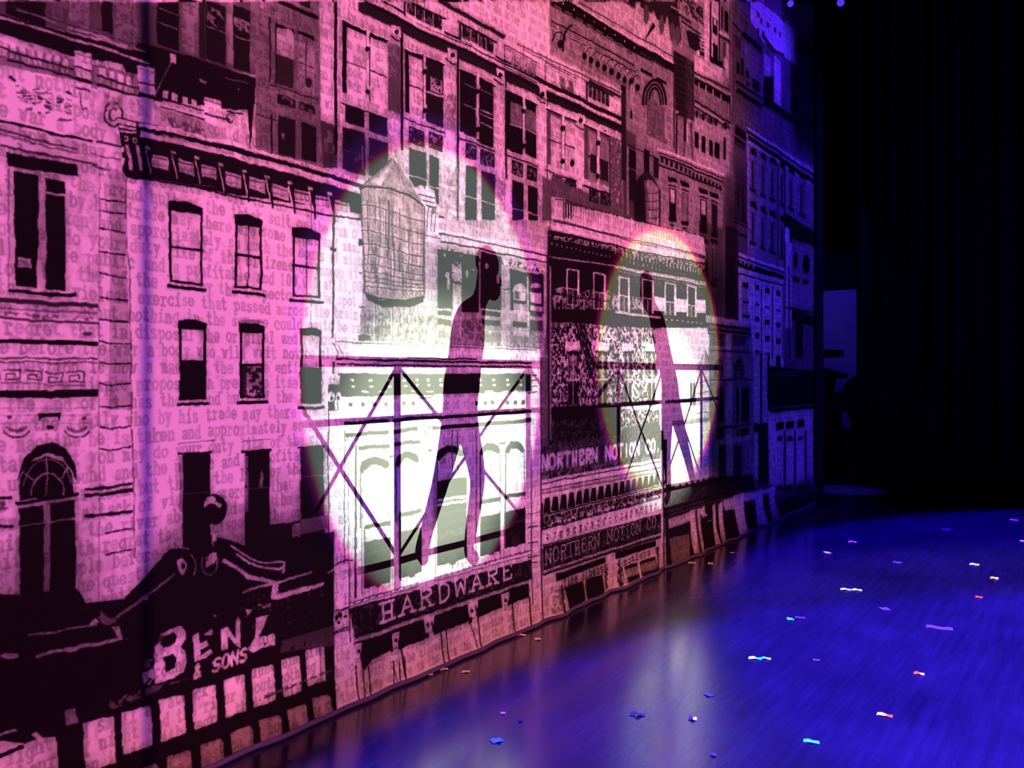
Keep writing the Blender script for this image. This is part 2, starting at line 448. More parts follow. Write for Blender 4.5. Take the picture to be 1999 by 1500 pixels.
    # low blue block (1432-1530, 490-700)
    P([(1433, 490), (1530, 525), (1530, 760), (1437, 760)], .8)
    Ln([(1433, 493), (1530, 526)], 4, W); Ln([(1433, 499), (1530, 532)], 2.5, K); Ln([(1434, 503), (1530, 536)], 3, LT)
    P([(1436, 507), (1530, 538), (1530, 546), (1437, 520)], K)
    for x in (1445, 1453, 1462, 1471): El(x, 513 + (x - 1445) * .33, 2, 3, .8)
    Ln([(1437, 508), (1440, 531)], 4, .95); HL(1437, 1530, 533, 2.4, K)
    R(1447, 1460, 550, 620, .62); R(1449, 1461, 552, 560, K); HL(1450, 1461, 589, 3, K); HL(1450, 1462, 617, 5, K)
    for x in (1474, 1495, 1515):
        for y, h, c in ((556, 9, K), (592, 4, DK), (618, 9, K), (650, 10, K), (684, 40, K)):
            R(x, x + 8, y + (x - 1474) * .28, y + h + (x - 1474) * .28, c)
        VL(x + 13, 560, 700, 1.5, DK)
    P([(1500, 715), (1592, 725), (1592, 802), (1500, 806)], .02)
    for y in (727, 733, 744): HL(1506, 1560, y, 1.6, .5)
    R(1465, 1500, 690, 940, .7); R(1484, 1488, 690, 830, DK); R(1480, 1500, 828, 950, .10); R(1467, 1480, 828, 846, .15)
    P([(1500, 802), (1590, 795), (1590, 1020), (1504, 1015)], .8); HL(1506, 1590, 798, 2, .8); HL(1506, 1590, 803, 6, K)
    for x in (1515, 1534, 1556):
        R(x, x + 15, 826 - (x - 1515) * .12, 840 - (x - 1515) * .12, K); R(x + 2, x + 12, 854, 862, DK); VL(x + 17, 842, 960, 4, .3); R(x, x + 12, 950, 960, .2)
    darken(1480, 1592, 960, 1080, .25, .2, .2)

def right_house():      # pale house with paired hooded windows (1285-1420, 290-640)
    P([(1283, 290), (1420, 340), (1420, 640), (1283, 640)], .64)
    R(1365, 1420, 430, 640, .36); P([(1412, 345), (1432, 345), (1432, 640), (1412, 640)], .5); R(1417, 1440, 440, 660, .22)
    Ln([(1284, 290), (1342, 312), (1414, 341)], 4.5, W); Ln([(1286, 297), (1414, 349)], 2, K); Ln([(1287, 300), (1414, 352)], 2.5, LT)
    row(1290, 1412, 306, 316, 15, K, .55); Ln([(1288, 304), (1412, 355)], 3, K)
    Ln([(1287, 322), (1345, 345), (1410, 370)], 3, K)
    for x, y, pn, lw in ((1307, 358, .85, K), (1330, 366, .6, .6), (1368, 380, .85, K), (1389, 388, .1, .1)):
        P([(x - 4, y - 14), (x + 13, y - 8), (x + 15, y), (x - 1, y - 4)], K); Ln([(x - 2, y - 1), (x + 14, y + 4)], 3, LT); Ln([(x - 1, y + 3), (x + 13, y + 8)], 2.5, K)
        win(x, x + 12, y + 8, y + 68, pn, lw if lw == K else None, .5, K if lw == K else .25, 1.8, 0, 0)
        P([(x - 2, y + 66), (x + 13, y + 68), (x + 13, y + 76), (x, y + 74)], K); R(x + 1, x + 9, y + 78, y + 83, .15)
    for x, y in ((1372, 476), (1390, 478), (1372, 560), (1390, 562)):
        P([(x - 4, y - 12), (x + 11, y - 8), (x + 12, y), (x - 1, y - 3)], DK); R(x - 1, x + 11, y + 2, y + 5, .55)
        R(x + 1, x + 2.5, y + 8, y + 64, DK); R(x + 9, x + 10, y + 8, y + 64, DK); R(x, x + 11, y + 64, y + 70, DK)
    darken(1340, 1440, 470, 640, .6, .15, .3); darken(1412, 1440, 330, 640, .55, .1, .3)

def back_block():       # big loft building (490-1215, 0-500)
    P([(485, -10), (645, -10), (645, 345), (485, 300)], .50)
    R(490, 500, -5, 300, .2); darken(470, 640, 150, 340, .45, .3, .3); darken(600, 660, -10, 300, .5, .15, .3)
    Ln([(525, -4), (618, 36)], 7, K); Ln([(540, -6), (618, 26)], 3, .7); R(508, 520, -2, 14, .75, 1, .5); R(585, 605, -8, 10, .1)
    VL(527, 35, 160, 3, DK); Ln([(527, 165), (620, 195)], 2.5, DK)
    R(537, 572, 48, 164, .72); R(539, 572, 104, 164, .14); P([(537, 45), (572, 58), (572, 68), (566, 56), (537, 54)], K); R(537, 539, 48, 164, K)
    R(582, 612, 60, 175, .58); P([(580, 60), (612, 72), (612, 80), (580, 66)], K); HL(583, 611, 122, 1.8, K); El(601, 163, 6, 9, DK); VL(596, 75, 160, 1.5, DK); R(574, 580, 62, 155, .45)
    grill(541, 575, 184, 203, .6); grill(583, 614, 198, 214, .6); Ln([(500, 222), (540, 236)], 2, DK)
    R(542, 575, 226, 300, .06); R(587, 616, 240, 310, .05); VL(530, 225, 300, 3, K); P([(548, 258), (556, 262), (552, 275)], .6); R(578, 584, 235, 310, .4)
    # pale front
    P([(622, -10), (1075, -10), (1075, 110), (1215, 178), (1215, 480), (1060, 500), (860, 450), (640, 380), (625, 235)], .88)
    P([(624, 235), (657, 245), (658, 330), (630, 330)], .22); R(632, 655, 250, 295, .5, 1, .4)
    P([(700, -10), (1215, 230), (1215, 262), (1000, 165), (700, 22)], .10)     # shade under the main cornice
    darken(660, 1215, 6, 60, .7, .1, .1)
    # ledges of the main cornice
    Ln([(690, -8), (790, 43), (845, 70), (905, 98), (985, 140), (1210, 250)], 5, K)
    Ln([(690, -16), (790, 35), (870, 75), (985, 130), (1213, 242)], 6.5, W)
    Ln([(700, -20), (790, 25), (870, 64), (985, 119), (1213, 232)], 4, K)
    P([(700, -10), (778, -10), (778, 14), (720, -10)], .85)
    for xa, xb, y, n, tone in ((789, 868, -6, 4, LT), (895, 967, 43, 4, LT), (1143, 1193, 158, 5, LT)):
        R(xa, xb, y - 3, y + 34, .9); HL(xa - 2, xb + 3, y + 0, 3, K)
        for i in range(n):
            e = xs(xa + 6, xb - 3, n); R(e[i], e[i + 1] - 1.8, vy(y + 3, xa, e[i]), vy(y + 27, xa, e[i]), .06); R(e[i], e[i + 1] - 1.8, vy(y + 3, xa, e[i]), vy(y + 27, xa, e[i]), .6, .8, .62)
        HL(xa, xb + 3, y + 33, 2, W)
        R(xa, xa + 4, y, y + 36, .08)
    sign('GIRARD BLOCK', 992, 118, 1052, 16, .012, .5, False, .7)
    for xa, xb, y in ((985, 1050, 88), (1066, 1125, 122)):
        HL(xa, xb, y, 1.6, DK); HL(xa, xb, y + 42, 1.6, DK); VL(xa, y, y + 42, 1.4, DK); HL(xa + 3, xb, y + 7, 1.2, MD); R(xa + 6, xb - 5, y + 12, y + 36, .68, 1, .5)
    R(1095, 1104, 148, 172, .45, 1); R(1110, 1118, 155, 178, .45, 1)
    Ln([(850, -6), (880, 14), (930, 44), (985, 72)], 8, .1); Ln([(1010, 86), (1100, 128), (1210, 182)], 3, MD)
    Ln([(1020, 96), (1208, 190)], 2, MD); Ln([(1150, 158), (1210, 190)], 6, DK)
    # pilaster edges
    for x, y0, y1, ww in ((655, -5, 300, 6), (785, 65, 292, 5), (893, 110, 440, 4), (987, 150, 350, 3), (1070, 185, 350, 2), (1143, 238, 340, 2), (1190, 262, 400, 3)):
        VL(x, y0, y1, ww, K)
        if x > 700:
            P([(x - 24 + (x - 700) * .02, y0 - 17), (x - 2, y0 - 12), (x - 1, y0 + 10), (x - 22 + (x - 700) * .02, y0 - 2)], W); El(x - 10, y0 - 2, 4, 5, K); Ln([(x - 22, y0 + 5), (x - 12, y0 + 14), (x - 4, y0 + 16)], 2.4, K)
    # bays: left pane, right pane (x0, x1, top, bottom, tone, lower tone)
    bays = [((676, 714, 46, 180, .9, None), (722, 755, 64, 196, .9, None)),
            ((799, 828, 100, 218, .9, None), (834, 866, 112, 232, .08, None)),
            ((904, 928, 140, 258, .04, None), (936, 963, 155, 275, .04, None)),
            ((995, 1019, 180, 290, .5, K), (1025, 1047, 194, 298, .45, K)),
            ((1076, 1097, 216, 320, .76, None), (1103, 1122, 228, 328, .76, None)),
            ((1147, 1166, 248, 350, .62, None), (1170, 1188, 258, 356, .55, None))]
    for bi, b in enumerate(bays):
        for k, (xa, xb, yt, yb, t_, lo) in enumerate(b):
            R(xa - 7, xb, yt - 6, yb, K if bi < 4 else .3)
            R(xa + 1, xb, vy(yt + 3, xa - 7, xa), yb + 5, t_)
            HL(xa, xb, yt + (yb - yt) * .55, 2.2, K if t_ > .3 else W)
            if lo is not None: R(xa, xb, yt + (yb - yt) * .58, yb + 4, lo); HL(xa, xb, yt + (yb - yt) * .56, 2.5, W); R(xa, xb, yt + 4, yt + 16, K)
            HL(xa - 9, xb + 4, yt - 8, 3, W)
            HL(xa - 8, xb + 3, yt - 4, 2.5, K)
        xm = (b[0][1] + b[1][0]) / 2
        ym = vy(b[0][2], b[0][0], xm); VL(xm, ym - 8, ym + (b[0][3] - b[0][2]), 5, W)
        for q in (.22, .85): El(xm - 1, ym + (b[0][3] - b[0][2]) * q, 4, 5, K); El(xm + 2, ym + (b[0][3] - b[0][2]) * q - 8, 3, 4, W)
        HL(b[0][0] - 10, b[1][1] + 3, b[0][3] + 12 + (8 if bi == 0 else 0), 3, K)
    R(842, 864, 150, 176, .75, 1, .35); HL(838, 866, 178, 2.5, W); R(1152, 1164, 300, 335, .1); R(1172, 1186, 310, 350, .1); El(1117, 318, 4, 7, K)
    HL(906, 927, 164, 3, .6); HL(938, 962, 176, 3, .45); HL(938, 960, 214, 3, W); HL(938, 960, 240, 3, W)
    R(757, 782, 82, 213, .34, 1); R(757, 782, 82, 150, .55, 1, .5); R(868, 890, 180, 250, .5, .8, .35); R(1190, 1214, 265, 430, .42, 1, .3)
    # ornamental panels
    for xa, xb, y, h, t_ in ((674, 711, 202, 36, .05), (720, 756, 218, 38, .05), (799, 830, 245, 32, .8), (839, 866, 256, 32, .85), (908, 930, 279, 29, .8), (937, 965, 291, 30, .8), (998, 1020, 312, 28, .8), (1028, 1049, 322, 28, .75),
                         (1080, 1098, 340, 32, .5), (1105, 1124, 348, 30, .6), (1150, 1166, 364, 26, .6), (1174, 1190, 372, 26, .6)):
        grill(xa, xb, y, y + h, t_)
    # windows of the storey below
    for xa, xb, yt, yb, t_ in ((672, 711, 250, 330, .05), (720, 757, 268, 342, .03), (800, 834, 288, 392, .04), (840, 868, 303, 420, .04), (908, 930, 322, 438, .04), (939, 966, 333, 446, .04), (999, 1021, 352, 458, .03), (1030, 1050, 362, 464, .03)):
        R(xa - 4, xb + 2, yt - 5, yb + 2, .9 if xa > 690 else .15); R(xa, xb, yt, yb, t_)
        HL(xa, xb, yt + (yb - yt) * .52, 2.4, W if xa > 760 else .4)
    R(690, 710, 290, 325, .5, 1, .55); R(706, 709, 285, 330, .75); darken(625, 800, 225, 345, .45, .2, .15)
    for xa, xb, yt, yb in ((868, 893, 320, 425), (968, 986, 345, 440), (1052, 1070, 380, 470)): R(xa, xb, yt, yb, .62, .9, .42)
    R(858, 872, 300, 420, .8)
    # loose wire
    Ln([(1212, 258), (1225, 262), (1240, 280)], 1.4, K)
    P([(1060, 345), (1215, 400), (1215, 480), (1060, 460)], .40); grill(1150, 1168, 366, 392, .6); grill(1172, 1190, 372, 398, .6); R(1078, 1105, 342, 372, .4, 1, .3)
    R(1098, 1180, 388, 420, .2, .9); darken(1060, 1240, 370, 460, .5, .15, .15)
    R(1216, 1242, 250, 440, .3); R(1228, 1243, 290, 325, K); R(1229, 1243, 330, 390, .08); R(1224, 1228, 285, 420, .7); R(1258, 1268, 290, 335, K); R(1276, 1286, 305, 345, .1); HL(1226, 1286, 282, 2, K); R(1212, 1222, 180, 350, .12)

def store_behind():     # arcaded store behind the near hardware front (855-1072, 440-680)
    P([(655, 430), (1072, 430), (1072, 690), (655, 690)], .74)
    R(655, 1072, 596, 690, .62); R(655, 1072, 600, 680, .45, 1, .5)
    Ln([(858, 450), (1072, 492)], 5, W); Ln([(858, 456), (1072, 500)], 2.5, K); Ln([(858, 464), (1072, 507)], 9, W); Ln([(858, 471), (1072, 514)], 3, K)
    HL(856, 1072, 474, 3, .8)
    R(856, 1070, 484, 494, .95, 1); R(856, 1070, 480, 497, .15, 1, .62)
    R(856, 934, 486, 604, .02); R(938, 978, 492, 604, .03); R(995, 1062, 526, 606, .03)
    for x, y, rx, ry in ((869, 497, 3, 4), (874, 537, 4, 6), (900, 500, 3, 2), (911, 535, 3, 8), (923, 527, 4, 2), (876, 555, 3, 14), (972, 545, 3, 10), (950, 520, 4, 6)): El(x, y, rx, ry, LT)
    R(883, 901, 510, 552, .8, 1, .35); R(884, 901, 554, 660, .75); Ln([(882, 551), (902, 554)], 3, K)
    R(978, 994, 522, 562, .75, 1, .3); R(978, 994, 566, 680, .72); Ln([(978, 564), (995, 566)], 2.4, K)
    for xa, xb in ((856, 882), (940, 977)):
        HL(xa, xb, 604, 3, W); R(xa, xb, 607, 616, .08); R(xa, xb, 617, 622, .8); R(xa, xb, 624, 634, .1); R(xa, xb, 636, 646, .62)
    El(1013, 570, 13, 17, .85, 1, 0, 180); R(1001, 1026, 568, 586, .85); R(1004, 1012, 568, 584, .2); R(1001, 1027, 592, 626, .72); R(1000, 1028, 628, 638, .1); R(1000, 1028, 640, 660, .7)
    El(1045, 562, 11, 10, .85, 1, 0, 180); R(1034, 1058, 570, 590, .85); R(1034, 1060, 596, 606, .8); R(1034, 1060, 608, 616, .1); R(1034, 1060, 618, 622, .8); R(1034, 1060, 624, 645, .12)
    Ln([(1029, 540), (1030, 660)], 4, .85); R(1062, 1067, 530, 660, .8); VL(1070, 500, 690, 2.5, K)
    R(856, 875, 648, 662, .4); R(944, 978, 650, 668, .45); R(1000, 1060, 656, 668, .5, 1, .3)
    # side wall behind the tank
    R(655, 704, 420, 660, .95); R(670, 706, 455, 598, .95); HL(668, 706, 462, 4, DK); HL(668, 706, 468, 8, K); HL(673, 706, 531, 3, .35); HL(669, 712, 597, 4, .25)
    R(668, 705, 590, 596, .7, 1, .3); R(678, 722, 652, 668, .2); P([(678, 652), (700, 646), (722, 654), (722, 657), (700, 650), (678, 656)], .75)

def tank_far():         # dark tank on legs (1317-1355, 70-300)
    for x0, x1 in ((1321, 1319), (1334, 1334), (1347, 1352)): Ln([(x0, 218), (x1, 312)], 2.2, K)
    R(1322, 1352, 225, 300, .55, .6, .45); VL(1336, 230, 275, 4, DK); VL(1341, 235, 280, 3, LT)
    P([(1316, 97), (1336, 68), (1342, 82), (1356, 122), (1350, 120), (1316, 102)], .62)
    P([(1316, 100), (1356, 122), (1356, 236), (1318, 224)], .10); P([(1336, 112), (1356, 122), (1356, 236), (1336, 230)], .25, 1, .45)
    for y in range(110, 225, 13): Ln([(1317, y), (1355, y + 16)], 1.3, .3)
    for x in (1343, 1348): VL(x, 116, 232, 1, .4)
    El(1345, 236, 4, 4, .8); El(1321, 219, 3, 3, .8)
def tank_mid():         # domed tank (1240-1285, 335-440)
    P([(1240, 362), (1250, 345), (1262, 332), (1275, 345), (1288, 372), (1288, 440), (1240, 430)], .14)
    P([(1258, 352), (1272, 350), (1286, 368), (1288, 445), (1262, 438), (1258, 372)], .68)
    for y in (376, 392, 408, 424): Arc(1273, y - 4, 15, 6, 200, 340, 1.4, DK)
    for x in (1266, 1274, 1281): VL(x, 372, 440, 1, MD)
    VL(1288, 372, 440, 2.5, K); darken(1236, 1266, 330, 440, .35, .05, .1)
def tank_near():        # big timber tank in the left pool of light
    for x0, x1 in ((730, 728), (762, 764), (785, 786), (814, 818)):
        Ln([(x0, 590), (x1, 668)], 2.2, .9); Ln([(x0 + 2.5, 590), (x1 + 2.5, 668)], 1.2, .25)
    Ln([(735, 596), (765, 660)], 1.2, .3); Ln([(760, 596), (733, 660)], 1.2, .3); Ln([(790, 596), (815, 662)], 1.2, .9); Ln([(812, 596), (789, 662)], 1.2, .3)
    # carved finial behind
    P([(808, 368), (824, 360), (850, 372), (853, 396), (858, 400), (858, 460), (834, 462), (832, 420), (812, 395)], .95)
    Arc(820, 370, 12, 10, 10, 170, 2, DK); HL(816, 850, 378, 2.4, DK); HL(818, 850, 388, 2.4, DK); HL(820, 852, 397, 3, DK)
    for x in (838, 846, 853): Ln([(x, 402), (x - 3, 452)], 2, .3)
    El(847, 412, 4, 6, .3); R(832, 862, 458, 472, .95); HL(832, 862, 460, 2, .3)
    # body
    body = [(704, 366), (716, 362), (760, 366), (800, 380), (830, 400), (831, 582), (800, 592), (745, 592), (712, 574)]
    P(body, .74); P(body, 1.0, 1, None, WARM)
    N2 = random.Random(3)
    for i in range(70):
        x = 707 + 122 * N2.random() ** .7; y0 = 372 + (x - 705) * .22 + N2.random() * 150; ln = N2.uniform(20, 110)
        Ln([(x, y0), (x + .5, min(y0 + ln, 575))], N2.uniform(1, 3), N2.choice([.15, .22, .3, .45, 1, 1]), .85)
    for x in (720, 737, 752, 768, 786, 800, 812, 823): VL(x, 368 + (x - 705) * .2, 578, 1, .5, .7)
    P([(712, 571), (740, 582), (790, 586), (830, 577), (828, 590), (800, 600), (745, 600), (716, 584)], .03)
    Ln([(738, 586), (752, 585)], 1.6, .9)
    for k, y in enumerate((404, 431, 455, 480, 502, 521, 535, 545, 554, 563)):
        b = 30 - k * 2.6
        Ln([(704 + k * .7, y - 2), (712, y - 4), (735, y - 3 + b * .1), (765, y + b * .33), (800, y + b * .75), (831, y + b)], 1.8, .05, .9)
        Ln([(704 + k * .7, y - .2), (712, y - 2.4), (735, y - 1.4 + b * .1), (765, y + 1.6 + b * .33), (800, y + 1.6 + b * .75), (831, y + 1.6 + b)], 1.2, 1, .8)
    # conical cap
    cap = [(702, 368), (764, 310), (766, 300), (770, 310), (788, 334), (830, 402), (800, 380), (760, 366), (716, 362)]
    P(cap, .72); P(cap, .9, 1, None, WARM)
    P([(768, 312), (725, 358), (745, 362), (768, 318)], .98); P([(768, 312), (790, 374), (812, 384), (776, 325)], .68)
    for x, y in ((712, 364), (728, 360), (745, 362), (765, 366), (785, 373), (800, 379), (815, 390)): Ln([(768, 311), (x, y)], 1, .4, .7)
    Ln([(770, 309), (790, 334), (832, 402)], 3, 1); Ln([(702, 369), (716, 364), (760, 368), (800, 382), (828, 402)], 4, .05); Ln([(702, 372), (716, 367), (760, 371), (800, 385), (828, 406)], 1.5, 1)
    Ln([(704, 366), (764, 311)], 2, .1); Ln([(704, 368), (712, 574)], 1.6, .1); Ln([(831, 402), (831, 582)], 2, .1)
    El(764, 303, 4, 5, .95); Ln([(764, 305), (760, 296)], 2, .95); Ln([(766, 305), (770, 297)], 2, .95)

def left_house():       # ornate old front at the left edge
    P([(-400, -20), (500, -20), (500, 300), (270, 300), (270, 1400), (-400, 1400)], .90)
    P([(-400, -20), (500, -20), (500, 145), (-400, -60)], .36)
    for xa, xb, yt, yb, c in ((-60, -20, -20, 30, K), (10, 88, -20, 28, .06), (92, 132, -20, 45, .42), (138, 175, -20, 52, .5), (200, 221, -5, 62, .06), (224, 270, -10, 80, .5)): R(xa, xb, yt, yb, c)
    VL(137, -5, 40, 2, .75); darken(-100, 250, -40, 120, .45, .3, .3)
    R(276, 292, -10, 82, .2); R(307, 349, -20, 86, .03); HL(311, 347, 16, 2.4, .6); HL(311, 347, 44, 2.4, .8)
    R(355, 388, -20, 100, .58); R(390, 402, -20, 112, .12)
    R(403, 442, -2, 112, .05); R(406, 440, 10, 46, .62, 1, .45); HL(405, 441, 52, 2.5, .8)
    R(444, 456, 0, 120, .6); R(457, 489, 8, 130, .05); R(459, 488, 32, 55, .6, 1, .35); HL(460, 488, 70, 2.5, .9)
    R(490, 500, -10, 130, .5)
    P([(270, 82), (300, 90), (400, 118), (500, 150), (500, 165), (490, 290), (485, 215), (400, 205), (270, 195), (240, 120)], .02)
    P([(390, 153), (404, 158), (403, 164), (391, 160)], LT); Ln([(440, 150), (485, 160)], 2, .5); El(467, 174, 2, 2, LT)
    Ln([(280, 236), (296, 206), (318, 164), (338, 122)], 5, .05); Ln([(276, 232), (293, 202), (315, 160), (335, 122)], 2, .75); R(332, 344, 103, 122, W)
    # cornice
    P([(-400, -70), (0, 30), (150, 68), (290, 108), (300, 135), (140, 110), (0, 66), (-400, -30)], .04)
    Ln([(-400, -70), (0, 36), (60, 52), (130, 74), (180, 86), (290, 124)], 5, W)
    Ln([(30, 20), (70, 30), (108, 46)], 4, .75); Ln([(132, 54), (180, 66), (230, 86), (282, 100)], 4, .8)
    Ln([(0, 8), (280, 92)], 2, .2)
    P([(-400, -10), (0, 84), (150, 118), (290, 150), (300, 200), (150, 165), (-400, 30)], .5)
    for xa, xb, y in ((18, 140, 84), (194, 266, 132), (318, 392, 176)):
        row(xa, xb, y, y + 15, int((xb - xa) / 17), .95, .6); row(xa, xb, y + 20, y + 29, int((xb - xa) / 11), .85, .6)
        HL(xa - 4, xb + 6, y + 16, 3, .08); HL(xa - 4, xb + 8, y + 33, 4, .05)
    P([(-30, 60), (0, 66), (14, 80), (14, 112), (-30, 104)], .9); HL(-20, 14, 88, 3, K)
    for x, y in ((145, 96), (268, 126), (399, 188)):
        P([(x, y), (x + 34, y + 8), (x + 34, y + 60), (x + 6, y + 58), (x + 3, y + 38)], .95); HL(x, x + 36, y + 6, 3, .5); HL(x + 2, x + 34, y + 34, 3, DK); HL(x + 4, x + 34, y + 58, 6, K)
    # frieze
    P([(-400, 100), (0, 128), (178, 166), (178, 270), (0, 240), (-400, 180)], .96)
    for i in range(40):
        x = random.uniform(30, 132); y = 165 + (x - 30) * .28 + random.uniform(-5, 45)
        Ln([(x, y), (x + random.uniform(4, 18), y + random.uniform(-4, 6))], random.uniform(1.5, 4), random.choice([K, .2, .35]))
    Ln([(18, 150), (28, 158)], 4, K); Ln([(130, 182), (140, 186)], 4, K); Ln([(148, 172), (176, 178)], 4, .2); Ln([(155, 180), (160, 214), (170, 212)], 3, .3)
    P([(190, 170), (300, 195), (300, 240), (235, 232), (230, 260), (190, 255)], .84)
    Arc(222, 224, 17, 24, 0, 360, 4, .1, 24); Arc(222, 224, 8, 12, 40, 330, 3, .15, 16); R(205, 240, 180, 200, .6, 1, .4)
    P([(300, 205), (400, 235), (486, 280), (486, 290), (300, 250)], .66); R(330, 400, 232, 262, .35, 1, .5); R(425, 484, 225, 290, .85, 1, .32); Ln([(445, 215), (475, 222)], 3, K); Ln([(425, 228), (450, 232)], 4, .1); Arc(452, 228, 8, 8, 20, 300, 2.4, K); darken(380, 490, 240, 300, .6, .1, .1)
    for a, b, w2, c in (((-400, 150), (180, 276), 5, .05), ((-300, 178), (150, 292), 4, .2), ((-300, 186), (150, 300), 3, .4), ((0, 284), (190, 322), 4, .15), ((190, 276), (240, 287), 4, .2), ((180, 300), (245, 314), 3, .3), ((180, 325), (245, 340), 4, .25)): Ln([a, b], w2, c)
    # upper window
    P([(10, 297), (150, 322), (152, 346), (14, 326)], K)
    P([(14, 324), (150, 345), (146, 575), (24, 565)], .95)
    P([(25, 334), (73, 342), (72, 562), (29, 558)], K); P([(86, 348), (126, 355), (127, 568), (90, 564)], K)
    Ln([(84, 378), (127, 384)], 5, .95); P([(34, 502), (60, 506), (61, 527), (35, 524)], .85); Ln([(36, 508), (55, 520)], 3, .5)
    Ln([(18, 567), (145, 578)], 7, K); Ln([(20, 563), (140, 572)], 2, .95); VL(15, 330, 560, 2, .5)
    for y, w2, c in ((586, 9, .14), (622, 5, .22), (666, 8, K), (699, 3, .25), (707, 3, .4), (761, 3, W), (771, 15, .02)): HL(-300, 196, vy(y, 0, -300), w2, c)
    HL(-300, 190, vy(601, 0, -300), 4, .5)
    R(10, 180, 609, 618, .5, 1, .5); El(170, 652, 10, 4, .25)
    for i in range(-4, 5):
        x = 4 + i * 42; y = 722 + .04 * x
        if x > 170: continue
        Ln([(x, y), (x + 34, y + 1), (x + 34, y + 19), (x + 6, y + 19), (x + 6, y + 8), (x + 24, y + 8), (x + 24, y + 14)], 3, .22); R(x - 4, x + 36, y + 24, y + 27, .5)
    for y in (798, 812, 828): Ln([(-100, y), (180, y - 2)], 1.5, .55)
    # keystone and swags
    P([(72, 806), (118, 804), (115, 822), (108, 838), (84, 838), (78, 822)], .85); P([(72, 808), (118, 804), (116, 824), (112, 812), (80, 815), (76, 824)], K)
    P([(82, 840), (112, 836), (106, 862), (86, 862)], .95); El(97, 833, 8, 4, K)
    for cx, d in ((32, 1), (150, -1)):
        Arc(cx, 838, 24, 16, 190, 350, 3, .1); Arc(cx, 834, 16, 10, 200, 340, 2.4, .3); El(cx - 14 * d, 815, 5, 4, .2)
        for i in range(8): El(cx - 18 + i * 5, 843 - abs(i - 3.5) * 2.4, 2.6, 3.2, .35)
    # arched window
    P([(28, 985), (30, 930), (45, 890), (70, 868), (100, 862), (128, 876), (148, 905), (155, 950), (152, 968), (28, 990)], .95)
    P([(31, 940), (45, 895), (72, 870), (100, 864), (126, 878), (146, 905), (152, 940), (140, 920), (120, 893), (95, 886), (65, 895), (42, 920)], .02)
    P([(35, 976), (38, 930), (55, 903), (88, 892), (122, 901), (140, 925), (145, 966)], .02)
    Arc(92, 966, 33, 42, 0, 180, 3, .85, 16); VL(89, 895, 968, 3, .8); Ln([(48, 922), (64, 938)], 3, .8); Ln([(132, 912), (118, 934)], 3, .8)
    Arc(92, 965, 50, 68, 18, 165, 2.4, .6, 18)
    Ln([(27, 983), (152, 966)], 6, K); Ln([(30, 988), (150, 972)], 3, .8)
    P([(35, 992), (84, 986), (86, 1290), (40, 1290)], .01); P([(97, 983), (145, 976), (150, 1290), (100, 1290)], .01); P([(85, 984), (97, 982), (100, 1290), (87, 1290)], .72)
    Ln([(37, 1028), (145, 1012)], 3, .75); Ln([(-60, 975), (20, 972)], 6, .1); Ln([(-60, 1030), (22, 1028)], 6, .08); R(-40, 16, 985, 1002, .4, 1, .5)
    # quoined corner
    R(192, 262, 330, 1400, .92); R(214, 262, 330, 800, .66)
    for y in (388, 411, 447, 491, 535, 580, 622, 667, 707, 748, 792, 834, 876): Ln([(194, y), (214, y + 4), (258, y + 8 - max(0, (y - 600) * .05))], 3, .05)
    for y, w2 in ((956, 5), (968, 7), (1008, 6), (1042, 3), (1084, 3)): Ln([(166 if y < 1020 else 205, y), (260, y - 12)], w2, .06)
    VL(193, 330, 1300, 1.6, .3); darken(-100, 270, 940, 1400, .6, .3, .5)

